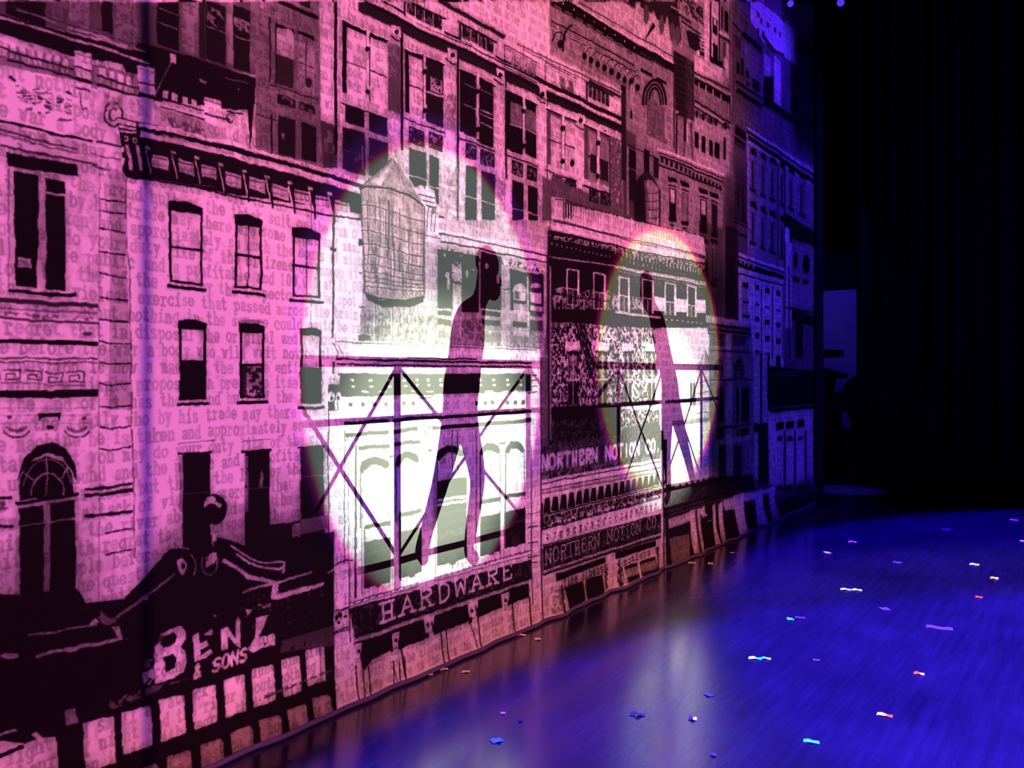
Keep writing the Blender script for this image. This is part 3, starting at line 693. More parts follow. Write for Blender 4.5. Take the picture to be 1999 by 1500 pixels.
def text_house():       # plain three storey house with the flat parapet
    P([(244, 340), (700, 400), (700, 1300), (262, 1300), (255, 700), (246, 500)], .95)
    Ln([(246, 345), (247, 480), (252, 520), (256, 700), (262, 1090)], 2, .2)
    P([(230, 230), (268, 236), (330, 250), (460, 283), (580, 318), (716, 354), (716, 420), (245, 345)], .03)
    P([(230, 231), (266, 238), (266, 262), (236, 258)], .95); Ln([(233, 243), (266, 249)], 2.4, K); Ln([(234, 251), (266, 257)], 3.4, K); Ln([(229, 229), (267, 237)], 1.6, K)
    Ln([(272, 243), (330, 254), (400, 270), (460, 281), (520, 300), (600, 324), (716, 358)], 8, W)
    Ln([(272, 250), (330, 262), (460, 292), (600, 334), (716, 366)], 2.4, K)
    Ln([(276, 261), (340, 274), (460, 302), (600, 344), (716, 376)], 13, .97); Ln([(280, 256), (460, 295), (716, 370)], 1.5, K)
    for i, (x, y) in enumerate(((290, 288), (340, 298), (386, 308), (434, 322), (480, 333), (524, 346), (566, 357), (606, 368), (644, 378))):
        nx = x + 42
        P([(x + 8, y + 12), (nx - 4, y + 20), (nx - 3, y + 46), (x + 6, y + 36)], .85); HL(x + 8, nx - 6, y + 18, 2.4, .15); HL(x + 6, nx - 8, y + 30, 2, .5)
        P([(x - 7, y - 4), (x + 3, y - 2), (x + 4, y + 4), (x - 6, y + 3)], W)
        Ln([(x - 4, y + 6), (x + 1, y + 30), (x + 6, y + 52)], 3, W); Ln([(x + 5, y + 5), (x + 8, y + 60)], 3.4, K)
    El(246, 271, 6, 6, W); El(264, 274, 5, 6, W); El(246, 271, 2, 3, K); El(264, 275, 2, 3, K)
    for x in (248, 268): Ln([(x, 284), (x + 5, 310), (x + 8, 332)], 7, .95); Ln([(x + 5, 284), (x + 13, 330)], 2, K)
    P([(236, 258), (243, 262), (246, 340), (240, 335)], .03); El(240, 292, 3, 6, W); El(240, 315, 3, 8, W)
    Ln([(244, 340), (345, 353), (400, 370), (520, 396), (640, 420), (716, 432)], 3.4, K); Ln([(300, 351), (420, 366)], 1.4, .4)
    VL(650, 420, 1110, 4, .08); VL(606, 385, 720, 1.6, .3); HL(645, 655, 487, 6, K)
    # windows
    win(330, 397, 404, 552, .9, None, .52, K, 4.5, 13, 6); win(461, 513, 432, 562, .84, None, .5, K, 4.5, 14, 6, 1.4); win(570, 624, 458, 578, .84, None, .5, K, 4.5, 14, 6, 1.4)
    win(349, 403, 638, 782, .9, .02, .47, K, 5, 12, 6); win(470, 517, 645, 778, .9, .1, .5, K, 4.5, 14, 6); win(585, 626, 650, 788, .9, .02, .5, K, 4.5, 8, 6)
    R(483, 512, 715, 772, .75, 1, .5); R(482, 500, 760, 775, .8, 1, .4)
    El(492, 632, 26, 8, .55, 1, 0, 180)
    R(356, 411, 888, 1085, .03); Ln([(348, 886), (415, 884)], 4, K); Ln([(360, 965), (408, 961)], 2, .3); R(349, 355, 890, 1000, .6)
    R(480, 528, 882, 1085, .03); Ln([(474, 882), (530, 880)], 5, K); R(480, 487, 890, 1000, .5, 1, .3); P([(507, 952), (512, 915), (516, 930), (515, 955)], .7); Ln([(484, 955), (526, 953)], 2.4, .3)
    R(586, 632, 873, 1085, .03); Ln([(582, 874), (634, 873)], 3, K); Ln([(590, 932), (630, 929)], 2, .5)
    for xa, xb, y in ((345, 420, 866), (474, 530, 862)): HL(xa, xb, y, 2, .4); HL(xa, xb, y + 6, 3, .9)
    Ln([(515, 1030), (645, 1012)], 4, .06); R(585, 640, 1016, 1045, .6); R(500, 570, 1035, 1070, .10)
    darken(250, 660, 985, 1320, .10, .15, .45); darken(395, 475, 890, 1010, .55, .15, .2); darken(250, 360, 1050, 1200, .3, .2, .3)

def benz_shop():
    P([(-400, 1230), (60, 1190), (240, 1170), (330, 1075), (360, 1068), (412, 1045), (470, 1062), (560, 1085), (650, 1110), (652, 1500), (-400, 1700)], .015)
    P([(470, 1065), (652, 1040), (652, 1240), (500, 1270)], .015); P([(-300, 1190), (150, 1150), (190, 1210), (-300, 1320)], .015)
    darken(-300, 340, 1110, 1300, .05, .3, .4)
    for i in range(60):
        x = random.uniform(470, 648); y = random.uniform(1150, 1225); r = random.uniform(.8, 2.2); El(x, y, r, r * 1.4, .35, .8)
    # pediment
    Ln([(55, 1240), (95, 1238), (150, 1226), (188, 1220)], 3.4, .8); Ln([(90, 1237), (100, 1236)], 5, .95); P([(170, 1222), (186, 1206), (194, 1216)], .9)
    P([(186, 1194), (196, 1192), (212, 1206), (226, 1208), (228, 1214), (212, 1222), (198, 1216)], .45); El(192, 1198, 4, 5, .03)
    Ln([(72, 1282), (110, 1272), (150, 1266), (190, 1256), (236, 1246)], 7, .9); P([(215, 1224), (232, 1222), (240, 1248), (230, 1244)], .85); P([(238, 1240), (246, 1246), (262, 1262)], .9)
    El(136, 1270, 14, 5, 1); El(18, 1281, 18, 6, .8)
    Ln([(226, 1206), (262, 1180), (298, 1152), (330, 1127)], 6, .55); Ln([(330, 1127), (352, 1108), (360, 1100)], 3, .45)
    for x, y in ((250, 1190), (298, 1152), (285, 1168)): El(x, y, 3, 4, .85)
    Arc(362, 1105, 20, 26, -60, 170, 4, .12, 16); El(360, 1108, 22, 28, .01); Arc(362, 1106, 20, 26, -40, 60, 2.4, .85); Arc(355, 1074, 14, 4, 20, 160, 3, .8)
    P([(345, 1094), (355, 1090), (364, 1100), (364, 1112), (356, 1124), (350, 1120), (346, 1108)], .95); El(357, 1106, 4, 6, .03)
    El(410, 1098, 18, 26, .01); Arc(410, 1100, 16, 24, 150, 390, 3, .6, 20); P([(402, 1100), (410, 1080), (424, 1078), (424, 1092), (416, 1108), (404, 1112)], .85); Ln([(405, 1112), (420, 1102)], 4, .05); El(404, 1090, 3, 5, .4)
    El(420, 995, 24, 30, .02); P([(398, 985), (404, 972), (416, 968), (422, 974), (420, 984), (408, 984), (400, 990)], .98); P([(418, 984), (424, 988), (432, 994), (432, 984), (424, 978)], .9); El(432, 977, 8, 7, .05); Arc(434, 976, 9, 8, 0, 120, 2, .6)
    P([(412, 1062), (415, 1045), (420, 1042), (425, 1052), (420, 1056)], .85); Ln([(416, 1056), (418, 1066)], 3, .5)
    Ln([(452, 1066), (470, 1076), (480, 1084), (500, 1096), (520, 1100), (558, 1098)], 4, .95); Ln([(465, 1082), (488, 1100), (512, 1108), (546, 1112), (556, 1104)], 5, .95); Ln([(438, 1094), (470, 1112), (488, 1126), (540, 1140)], 8, 1)
    Ln([(556, 1098), (553, 1118)], 5, .95); Ln([(476, 1156), (500, 1148), (545, 1138)], 5, .85); Ln([(540, 1140), (552, 1134), (608, 1117)], 5, .95)
    P([(533, 1140), (545, 1142), (543, 1160), (632, 1138), (634, 1143), (620, 1150), (540, 1172), (530, 1168)], 1); Ln([(640, 1120), (652, 1112)], 4, .8)
    El(519, 1182, 15, 5, .75, 1, sp=.4)
    # BENZ
    P([(301, 1336), (301, 1258), (312, 1250), (312, 1238), (336, 1227), (352, 1222), (362, 1234), (362, 1250), (352, 1263), (361, 1272), (364, 1294), (358, 1312), (340, 1325)], 1)
    P([(314, 1246), (338, 1234), (344, 1242), (341, 1254), (330, 1262), (318, 1264), (312, 1258)], .02); P([(300, 1250), (316, 1238), (318, 1246), (302, 1262)], .25, 1, .4)
    P([(319, 1283), (336, 1277), (343, 1286), (342, 1304), (324, 1313), (322, 1298)], .02)
    P([(276, 1315), (300, 1304), (300, 1340), (280, 1336)], .85, 1, .42); P([(278, 1286), (299, 1284), (299, 1302), (282, 1306)], .35, 1, .4)
    P([(376, 1241), (388, 1236), (390, 1258), (404, 1251), (408, 1261), (391, 1270), (392, 1280), (411, 1267), (417, 1274), (403, 1284), (379, 1294)], 1); P([(398, 1238), (415, 1228), (416, 1240), (402, 1243)], .95)
    P([(431, 1229), (446, 1226), (462, 1248), (461, 1212), (466, 1205), (470, 1212), (472, 1266), (462, 1262), (446, 1244), (447, 1268), (434, 1271)], 1)
    P([(481, 1190), (495, 1191), (484, 1204)], 1); El(419, 1203, 4, 3, 1)
    P([(500, 1206), (524, 1200), (508, 1244), (522, 1242), (534, 1236), (538, 1242), (537, 1260), (510, 1268), (494, 1276), (486, 1268), (500, 1244)], 1); El(518, 1258, 2, 3, .1)
    sign('& SONS', 374, 1326, 484, 25, .013, 1, False, .66, 1, .18)
    # sill band
    P([(215, 1365), (300, 1340), (370, 1325), (300, 1352), (210, 1390)], .4, 1, .45); P([(550, 1252), (650, 1222), (650, 1260), (545, 1275)], .28, 1, .3); P([(125, 1386), (148, 1381), (150, 1414), (128, 1418)], .62)
    panes = [(160, 222, 1413, 1400, 1503, 1488), (236, 293, 1391, 1377, 1473, 1455), (309, 359, 1367, 1356, 1448, 1430), (374, 421, 1348, 1335, 1425, 1408), (436, 478, 1328, 1316, 1403, 1388), (491, 533, 1308, 1296, 1381, 1365), (547, 584, 1289, 1279, 1361, 1350), (595, 632, 1271, 1261, 1341, 1329)]
    for a, b, t1, t2, b1, b2 in panes: P([(a, t1), (b - 4, t2 + 1), (b, t2 + 3), (b + 2, b2), (a + 4, b1), (a + 2, b1 - 3)], 1)
    P([(622, 1264), (625, 1263), (626, 1334), (623, 1335)], .55)
    low = [(170, 215, 1532, 1520, 1545, 1535), (272, 304, 1500, 1489, 1530, 1520), (320, 370, 1476, 1462, 1516, 1506), (386, 430, 1453, 1440, 1496, 1484), (446, 490, 1430, 1417, 1470, 1458), (501, 542, 1406, 1394, 1447, 1437), (554, 595, 1385, 1373, 1424, 1414), (605, 642, 1363, 1353, 1402, 1392)]
    for a, b, t1, t2, b1, b2 in low: P([(a, t1), (b - 5, t2), (b, t2 + 5), (b + 2, b2), (a + 3, b1)], .82); P([(a, t1), (b, t2), (b, b2), (a, b1)], .75, 1, None, WARM)
    P([(-400, 1470), (0, 1430), (30, 1423), (50, 1440), (70, 1428), (82, 1440), (108, 1438), (110, 1510), (-400, 1640)], .92)
    P([(-400, 1482), (0, 1434), (42, 1426), (72, 1442), (48, 1452), (0, 1446), (-400, 1510)], .02); Ln([(-100, 1502), (0, 1476), (44, 1458)], 8, .02)
    R(505, 650, 1360, 1366, .3, 1, .4)

def hardware():
    R(652, 1056, 664, 1400, .98)
    P([(640, 664), (652, 660), (668, 672), (668, 708), (655, 712), (640, 700)], .98); Ln([(650, 672), (660, 690), (656, 704)], 3, .4); Ln([(660, 676), (668, 692)], 2.4, .3)
    HL(655, 1048, 668, 2, .3); P([(838, 664), (850, 662), (850, 670), (832, 672)], .98)
    HL(658, 1045, 702, 3.5, K); HL(658, 1045, 712, 3.5, K); R(660, 1040, 704, 711, .85, 1, .4); HL(794, 930, 698, 3, K)
    R(658, 1045, 730, 776, .02); P([(636, 730), (664, 732), (662, 752), (640, 750)], .9, 1, .3); R(640, 660, 752, 812, .03)
    for x in (687, 722, 758, 790): El(x, 743, 4.5, 3, W); El(x + 2, 755, 4.5, 2.6, W)
    for x in (815, 838, 862, 937, 964, 990, 1014): El(x, 742, 3.4, 3.2, W); El(x + 1, 752, 3.4, 2.6, W)
    for x in (712, 746, 810, 840, 955, 985, 1010): El(x, 765, 9, 2, .75); HL(x - 10, x + 6, 778, 1.4, .8)
    El(646, 776, 7, 10, .95); El(661, 776, 6, 10, .95); Ln([(655, 782), (656, 800)], 5, .95); El(647, 778, 3, 4, K); El(660, 778, 3, 4, K)
    R(670, 1050, 782, 812, .97)
    for x in (684, 708, 730, 752, 788, 808, 930, 948, 962, 990, 1005, 1020): El(x, 790 - (x - 684) * .012, 4, 4.5, .08); Ln([(x - 8, 812), (x, 797), (x + 8, 812)], 1.3, .55)
    R(818, 846, 775, 800, .95); HL(818, 846, 778, 2.4, K); HL(820, 848, 772, 2, K)
    R(642, 672, 802, 1110, .97); VL(641, 812, 1110, 2, .1)
    HL(672, 1046, 827, 6, K); R(672, 1046, 834, 842, .95); HL(675, 1044, 850, 8, .05)
    R(757, 767, 806, 1160, .55); R(760, 764, 806, 1160, .85); VL(694, 860, 1170, 4, .1); VL(672, 840, 1165, 2.4, .25); VL(706, 905, 1160, 2, .3); VL(680, 900, 1165, 1.4, .3)
    for x, rx in ((682, 10), (692, 8)): El(x, 852 + rx, 7, 9, .95); Arc(x, 852 + rx, 7, 9, 0, 300, 1.4, .3)
    R(674, 692, 868, 885, .95, 1); El(683, 874, 7, 8, .8)
    HL(700, 757, 876, 8, .08); HL(770, 820, 868, 8, .08)
    R(816, 846, 830, 860, .95); R(818, 846, 832, 858, .3, 1, .55); R(846, 850, 840, 1130, .8); VL(851, 840, 1130, 2, .2)
    for xa, xb, ya, hh in ((701, 758, 893, 28), (770, 819, 884, 26), (853, 906, 872, 25), (936, 976, 866, 20), (985, 1021, 863, 20)):
        m = (xa + xb) / 2
        P([(xa, ya + hh - 2), (xa + 5, ya + 8), (m - 6, ya - 1), (m + 6, ya - 2), (xb - 3, ya + 5), (xb, ya + 14), (xb - 2, ya + 22), (m + 4, ya + 13), (m - 6, ya + 14), (xa + 6, ya + hh + 4)], .05)
        VL(xa + 2, ya + hh, ya + hh + 110, 2.4, .15); VL(xb + 1, ya + 14, ya + hh + 120, 1.6, .3)
        R(xa + 8, xb - 2, ya + 24, ya + 34, .75, 1, .5)
    for x, y in ((758, 890), (836, 700 + 178), (977, 865)): R(x, x + 9, y, y + 4, K)
    for x in (884, 894, 930, 976): VL(x, 840, 1120, 1.8, .3)
    # glazing below: white blinds then dark glass
    for xa, xb, y0, y1, y2 in ((712, 761, 1028, 1062, 1150), (780, 824, 1004, 1042, 1130), (856, 911, 942, 985, 1106), (940, 977, 980, 1013, 1086), (987, 1024, 968, 1003, 1070)):
        R(xa, xb, y0 - 2, y0 + 6, .06); R(xa, xb, y0 + 8, y1 - 8, .97)
        R(xa, xb, y1 - 3, y2, .025)
        HL(xa + 4, xb - 3, y1 + 20, 5, .16); HL(xa + 8, xb - 6, y1 + 40, 8, .10); El((xa + xb) / 2, y2 - 14, 9, 12, .14)
        VL(xa - 1, y0, y2, 2.4, .2)
    R(856, 911, 944, 976, .02); HL(856, 911, 988, 5, 1); R(858, 910, 1040, 1056, .2, 1, .35)
    VL(781, 1000, 1135, 3, K)
    # sill
    P([(682, 1170), (1036, 1066), (1036, 1096), (682, 1192)], 1)
    Ln([(682, 1178), (1036, 1074)], 2, .15); Ln([(682, 1184), (1036, 1082)], 1.6, .25); row(690, 1030, 1175, 1180, 30, .3, .3); Ln([(682, 1190), (1036, 1094)], 3, K); P([(818, 1118), (848, 1108), (850, 1148), (818, 1156)], .98)
    # name board
    P([(682, 1189), (1036, 1095), (1036, 1134), (692, 1248)], .06); P([(682, 1189), (1036, 1095), (1036, 1134), (692, 1248)], .30, .8, .62)
    sign('HARDWARE', 735, 1218, 1003, 36, .0155, 1, True, .62)
    Ln([(690, 1250), (760, 1226), (860, 1192), (1037, 1132)], 4, .85, 1); Ln([(690, 1244), (1037, 1127)], 2.4, K)
    P([(690, 1256), (1030, 1138), (1030, 1166), (960, 1200), (820, 1250), (725, 1288), (712, 1330), (700, 1330)], .03)
    for x, y, h in ((697, 1258, 60), (770, 1236, 60), (840, 1202, 60), (924, 1172, 60), (985, 1158, 40), (833, 1206, 30), (918, 1178, 26)):
        P([(x - 7, y + 2), (x + 8, y - 3), (x + 7, y + 12), (x + 4, y + 18), (x + 8, y + h), (x - 4, y + h), (x - 6, y + 16)], .9); El(x + 1, y + 14, 3, 4, .1); Ln([(x - 7, y + 30), (x + 6, y + 28)], 1.6, .2); Ln([(x + 9, y + 10), (x + 16, y + h + 24)], 3, .08); Ln([(x - 6, y + h - 5), (x + 2, y + h + 36)], 1.8, .12)
    P([(690, 1330), (724, 1286), (760, 1270), (762, 1370), (700, 1390)], .8); P([(790, 1262), (850, 1238), (912, 1212), (916, 1290), (800, 1330)], .85); P([(930, 1206), (1032, 1164), (1036, 1240), (935, 1280)], .85)
    for x, y in ((692, 1300), (705, 1310), (716, 1300), (765, 1290), (776, 1290), (786, 1280), (858, 1226), (868, 1222), (930, 1200), (998, 1174), (1030, 1165)): Ln([(x, y), (x + 1, y + 50), (x + 8, y + 92)], 2.4, .10)
    # iron columns either side
    for xa, xb in ((650, 681), (1036, 1056)):
        P([(xa, 1110 if xa < 700 else 700), (xb, 1100 if xa < 700 else 700), (xb, 1370 if xa < 700 else 1250), (xa + (8 if xa < 700 else 0), 1385 if xa < 700 else 1250)], .96)
    VL(650, 1115, 1360, 3, .06); VL(682, 1100, 1255, 2.4, .08); Ln([(650, 1195), (682, 1186)], 2.4, .08); El(664, 1200, 4, 6, K); El(674, 1202, 3, 2, K); El(658, 1206, 3, 5, K); El(662, 1215, 3, 3, K)
    Ln([(650, 1234), (682, 1224)], 2.4, K); Ln([(652, 1237), (682, 1229)], 2.4, K); Ln([(650, 1106), (672, 1096), (690, 1094)], 2.4, K)
    VL(1056, 700, 1240, 2.4, .1); VL(1036, 870, 1180, 1.6, .2)
    for y in (735, 745, 757, 768, 1030, 1060, 1088, 1100): Ln([(1030, y), (1048, y - 3)], 2.4, .12)
    Ln([(1020, 1008), (1053, 1000)], 1.6, .2)

def notion():
    # brick front with fire escape, right of the hardware store
    P([(1072, 450), (1382, 512), (1390, 700), (1390, 960), (1072, 960)], .02)
    P([(1078, 382), (1104, 388), (1104, 432), (1078, 428)], .82); Ln([(1086, 388), (1100, 391)], 2, K); VL(1101, 386, 428, 2, .3); El(1073, 436, 3, 5, .9)
    P([(1104, 396), (1240, 430), (1375, 462), (1378, 500), (1240, 472), (1104, 432)], .92)
    row(1104, 1118, 396, 424, 3, K, .5); row(1118, 1238, 400, 425, 26, .5, .3, None, .8); row(1242, 1370, 432, 450, 26, .55, .3, None, .7)
    VL(1238, 430, 452, 3, .2); P([(1232, 426), (1240, 428), (1240, 452), (1232, 450)], .95); R(1366, 1374, 458, 480, .98)
    Ln([(1104, 397), (1375, 462)], 2, K, 1, .45)
    P([(1078, 430), (1240, 474), (1376, 506), (1376, 514), (1240, 488), (1076, 448)], .93); Ln([(1082, 432), (1376, 500)], 1.6, K)
    for a, b, w2 in (((1075, 460), (1376, 523), 3), ((1100, 462), (1376, 519), 2.4), ((1075, 464), (1376, 527), 2)): Ln([a, b], w2, 1, 1, .48)
    row(1078, 1196, 474, 478, 14, .9, .3); row(1198, 1374, 484, 496, 26, 1, .4, .42); row(1210, 1340, 500, 510, 16, .95, .35, .5)
    Ln([(1072, 501), (1195, 519), (1290, 536), (1378, 552)], 3, W, 1, .3); Ln([(1200, 522), (1378, 556)], 3.5, W); Ln([(1200, 528), (1378, 562)], 1.6, .8, 1, .4)
    P([(1200, 530), (1376, 565), (1376, 580), (1200, 545)], .5, 1, .66)
    # rubble and stucco wall
    P([(1078, 580), (1200, 575), (1240, 580), (1378, 595), (1382, 605), (1085, 604)], .85, 1, .46)
    P([(1082, 565), (1100, 560), (1120, 570), (1190, 562), (1190, 606), (1084, 604)], .8, 1, .5)
    P([(1260, 575), (1300, 582), (1340, 585), (1378, 585), (1378, 612), (1260, 606)], .97)
    P([(1078, 628), (1250, 640), (1384, 640), (1386, 800), (1340, 860), (1290, 840), (1210, 860), (1210, 790), (1078, 795)], .97)
    P([(1078, 628), (1280, 640), (1280, 790), (1078, 795)], .06, 1, .52); P([(1078, 628), (1160, 630), (1150, 795), (1078, 795)], .05, .9, .46)
    P([(1190, 800), (1290, 800), (1290, 850), (1190, 850)], .1, 1, .47)
    for x, y in ((1108, 527), (1160, 534), (1208, 541), (1256, 546), (1300, 553), (1341, 559)):
        ww = 21 - (x - 1108) * .016
        R(x - 2, x + ww + 2, y - 3, y + 68, 1); R(x + 1, x + ww - 2, y + 1, y + 66, .03); HL(x, x + ww, y + 36, 3, .95); R(x + 1, x + ww - 2, y + 40, y + 62, .4, 1, .55); VL(x + ww / 2, y + 40, y + 66, 1.6, .9)
    P([(1086, 603), (1190, 606), (1378, 622), (1378, 634), (1190, 622), (1086, 617)], .02); HL(1200, 1290, 609, 5, 1); row(1300, 1376, 622, 625, 8, .9, .4)
    HL(1082, 1192, 574, 2.4, K); row(1106, 1190, 572, 607, 12, K, .22); Ln([(1192, 575), (1192, 640)], 2, K)
    for dx in (0, 9, 15): Ln([(1122 + dx, 622), (1142 + dx, 690), (1166 + dx, 765)], 3 - dx * .06, K)
    P([(1120, 622), (1136, 622), (1182, 765), (1166, 765)], .06, .8, .35)
    for x in (1104, 1162, 1212, 1260, 1340):
        ww = 28 - (x - 1104) * .03
        P([(x, 666 + (x - 1104) * .03), (x + ww, 668 + (x - 1104) * .03), (x + ww, 684), (x, 686)], 1); HL(x + 4, x + ww, 688, 4, K)
        R(x + 6, x + ww - 4, 690, 745, .03); R(x + 8, x + ww - 6, 694, 742, .75, 1, .5); HL(x + 5, x + ww - 2, 742, 4, .95); R(x + 6, x + ww - 4, 748, 792, .02); VL(x + 6 + (ww - 10) / 2, 690, 790, 2, .9)
    R(1280, 1384, 640, 745, .97); R(1316, 1336, 740, 790, .95)
    HL(1086, 1196, 801, 3, K); P([(1086, 808), (1196, 801), (1196, 808), (1088, 820)], .02); HL(1108, 1168, 776, 2, K); row(1108, 1168, 776, 800, 9, K, .22)
    P([(1072, 820), (1196, 812), (1200, 850), (1072, 875)], .07); P([(1078, 822), (1190, 815), (1190, 850), (1078, 870)], .35, 1, .62)
    P([(1216, 836), (1290, 822), (1290, 846), (1216, 850)], .25); VL(1072, 452, 872, 4, .15); VL(1076, 520, 860, 3, .75)
    HL(1200, 1358, 792, 6, .15); R(1288, 1300, 640, 830, .95)
    # small tank at the right
    P([(1376, 682), (1362, 716), (1362, 724), (1400, 724), (1398, 716)], .62); Ln([(1376, 684), (1370, 722)], 1.4, .9); Ln([(1378, 686), (1388, 722)], 1.4, .25)
    P([(1358, 724), (1402, 724), (1402, 872), (1358, 872)], .88); P([(1392, 724), (1403, 724), (1403, 872), (1392, 872)], .5); P([(1358, 724), (1402, 724), (1402, 872), (1358, 872)], .5, 1, None, WARM)
    for y in (748, 770, 790, 808, 824, 836, 846, 855): Ln([(1358, y), (1380, y - 4), (1403, y)], 1.4, .2)
    P([(1360, 874), (1402, 872), (1398, 890), (1364, 888)], .1)
    # first name board
    P([(1055, 872), (1290, 836), (1294, 884), (1055, 932)], .16); P([(1055, 872), (1290, 836), (1290, 884), (1055, 932)], .42, 1, .55)
    sign('NORTHERN NOTION CO.', 1056, 919, 1290, 27, .026, 1, False, .70)
    P([(1060, 922), (1290, 885), (1290, 897), (1060, 938)], .5, 1, .5)
    P([(1052, 938), (1292, 895), (1292, 936), (1052, 985)], .93)
    for y, w2, c in ((941, 4, 1), (946, 2, K), (953, 2.4, W), (958, 2, .1), (963, 2, .6), (966, 1.6, .1)): Ln([(1052, y), (1292, y - 45)], w2, c)
    # arcade of black arches
    P([(1054, 985), (1292, 930), (1292, 965), (1054, 1022)], .9)
    e = xs(1060, 1288, 17)
    for i in range(17):
        x, x2 = e[i], e[i + 1]; y = 979 - (x - 1060) * .222; a = x + (x2 - x) * .2; b = x + (x2 - x) * .8; h = 23 - (x - 1060) * .03
        P([(a + 1, y - 5), (b, y - 6), (b + 2, y + h), (a - 3, y + h + 1)], K)
        El((a + b) / 2, y + h + 12, (b - a) * .4, 5, .7, 1)
    P([(1054, 1012), (1292, 952), (1292, 972), (1054, 1040)], .06); P([(1054, 1012), (1292, 952), (1292, 972), (1054, 1040)], .8, 1, .56)
    Ln([(1056, 1008), (1292, 949)], 2.4, K); Ln([(1065, 1026), (1292, 964)], 4, 1, 1, .45); Ln([(1062, 1034), (1292, 972)], 2.4, K); VL(1057, 985, 1045, 6, .1)
    P([(1058, 1036), (1294, 972), (1294, 1004), (1058, 1072)], .95); row(1066, 1286, 1046, 1060, 20, .45, .45, .45); row(1066, 1286, 1044, 1048, 20, .35, .6, .4)
    Ln([(1060, 1066), (1292, 1004)], 2.4, K)
    # second, engraved name board
    P([(1060, 1068), (1292, 1006), (1292, 1042), (1061, 1118)], .06); P([(1064, 1072), (1290, 1012), (1290, 1038), (1064, 1112)], .30, 1, .58)
    sign('NORTHERN NOTION CO.', 1063, 1103, 1291, 27, .0085, .95, True, .66)
    Ln([(1060, 1116), (1292, 1041)], 3.4, 1); Ln([(1060, 1123), (1292, 1047)], 4, K)
    P([(1056, 1125), (1300, 1046), (1300, 1120), (1056, 1230)], .9)
    P([(1083, 1122), (1182, 1088), (1182, 1099), (1083, 1135)], .03); P([(1200, 1079), (1278, 1055), (1278, 1066), (1200, 1092)], .03)
    P([(1086, 1136), (1180, 1102), (1178, 1118), (1090, 1152)], .9); sign('fine linens', 1096, 1147, 1176, 17, .009, .15, False, .7); sign('notions', 1212, 1104, 1268, 12, .009, .2, False, .7)
    Ln([(1094, 1151), (1176, 1121)], 2, K)
    P([(1097, 1148), (1137, 1134), (1140, 1172), (1104, 1188), (1102, 1170)], .07); P([(1141, 1132), (1173, 1121), (1177, 1157), (1144, 1171)], .09); P([(1136, 1134), (1141, 1132), (1144, 1170), (1141, 1172)], .85)
    P([(1213, 1106), (1240, 1098), (1243, 1128), (1218, 1138)], .08); P([(1214, 1112), (1242, 1104), (1242, 1120), (1216, 1128)], .65); P([(1245, 1096), (1274, 1086), (1277, 1116), (1248, 1126)], .12); P([(1247, 1102), (1274, 1093), (1275, 1110), (1249, 1118)], .6)
    for x, y, h in ((1090, 1142, 55), (1182, 1104, 50), (1206, 1094, 50), (1281, 1070, 48)):
        R(x - 4, x + 4, y, y + h, .15, 1, .45); VL(x, y, y + h, 2, .2)
    P([(1060, 1160), (1085, 1150), (1090, 1205), (1060, 1216)], .88); R(1072, 1090, 1150, 1200, .6, 1, .55)
    VL(1293, 880, 1090, 5, .9); VL(1297, 830, 1110, 2, .2)

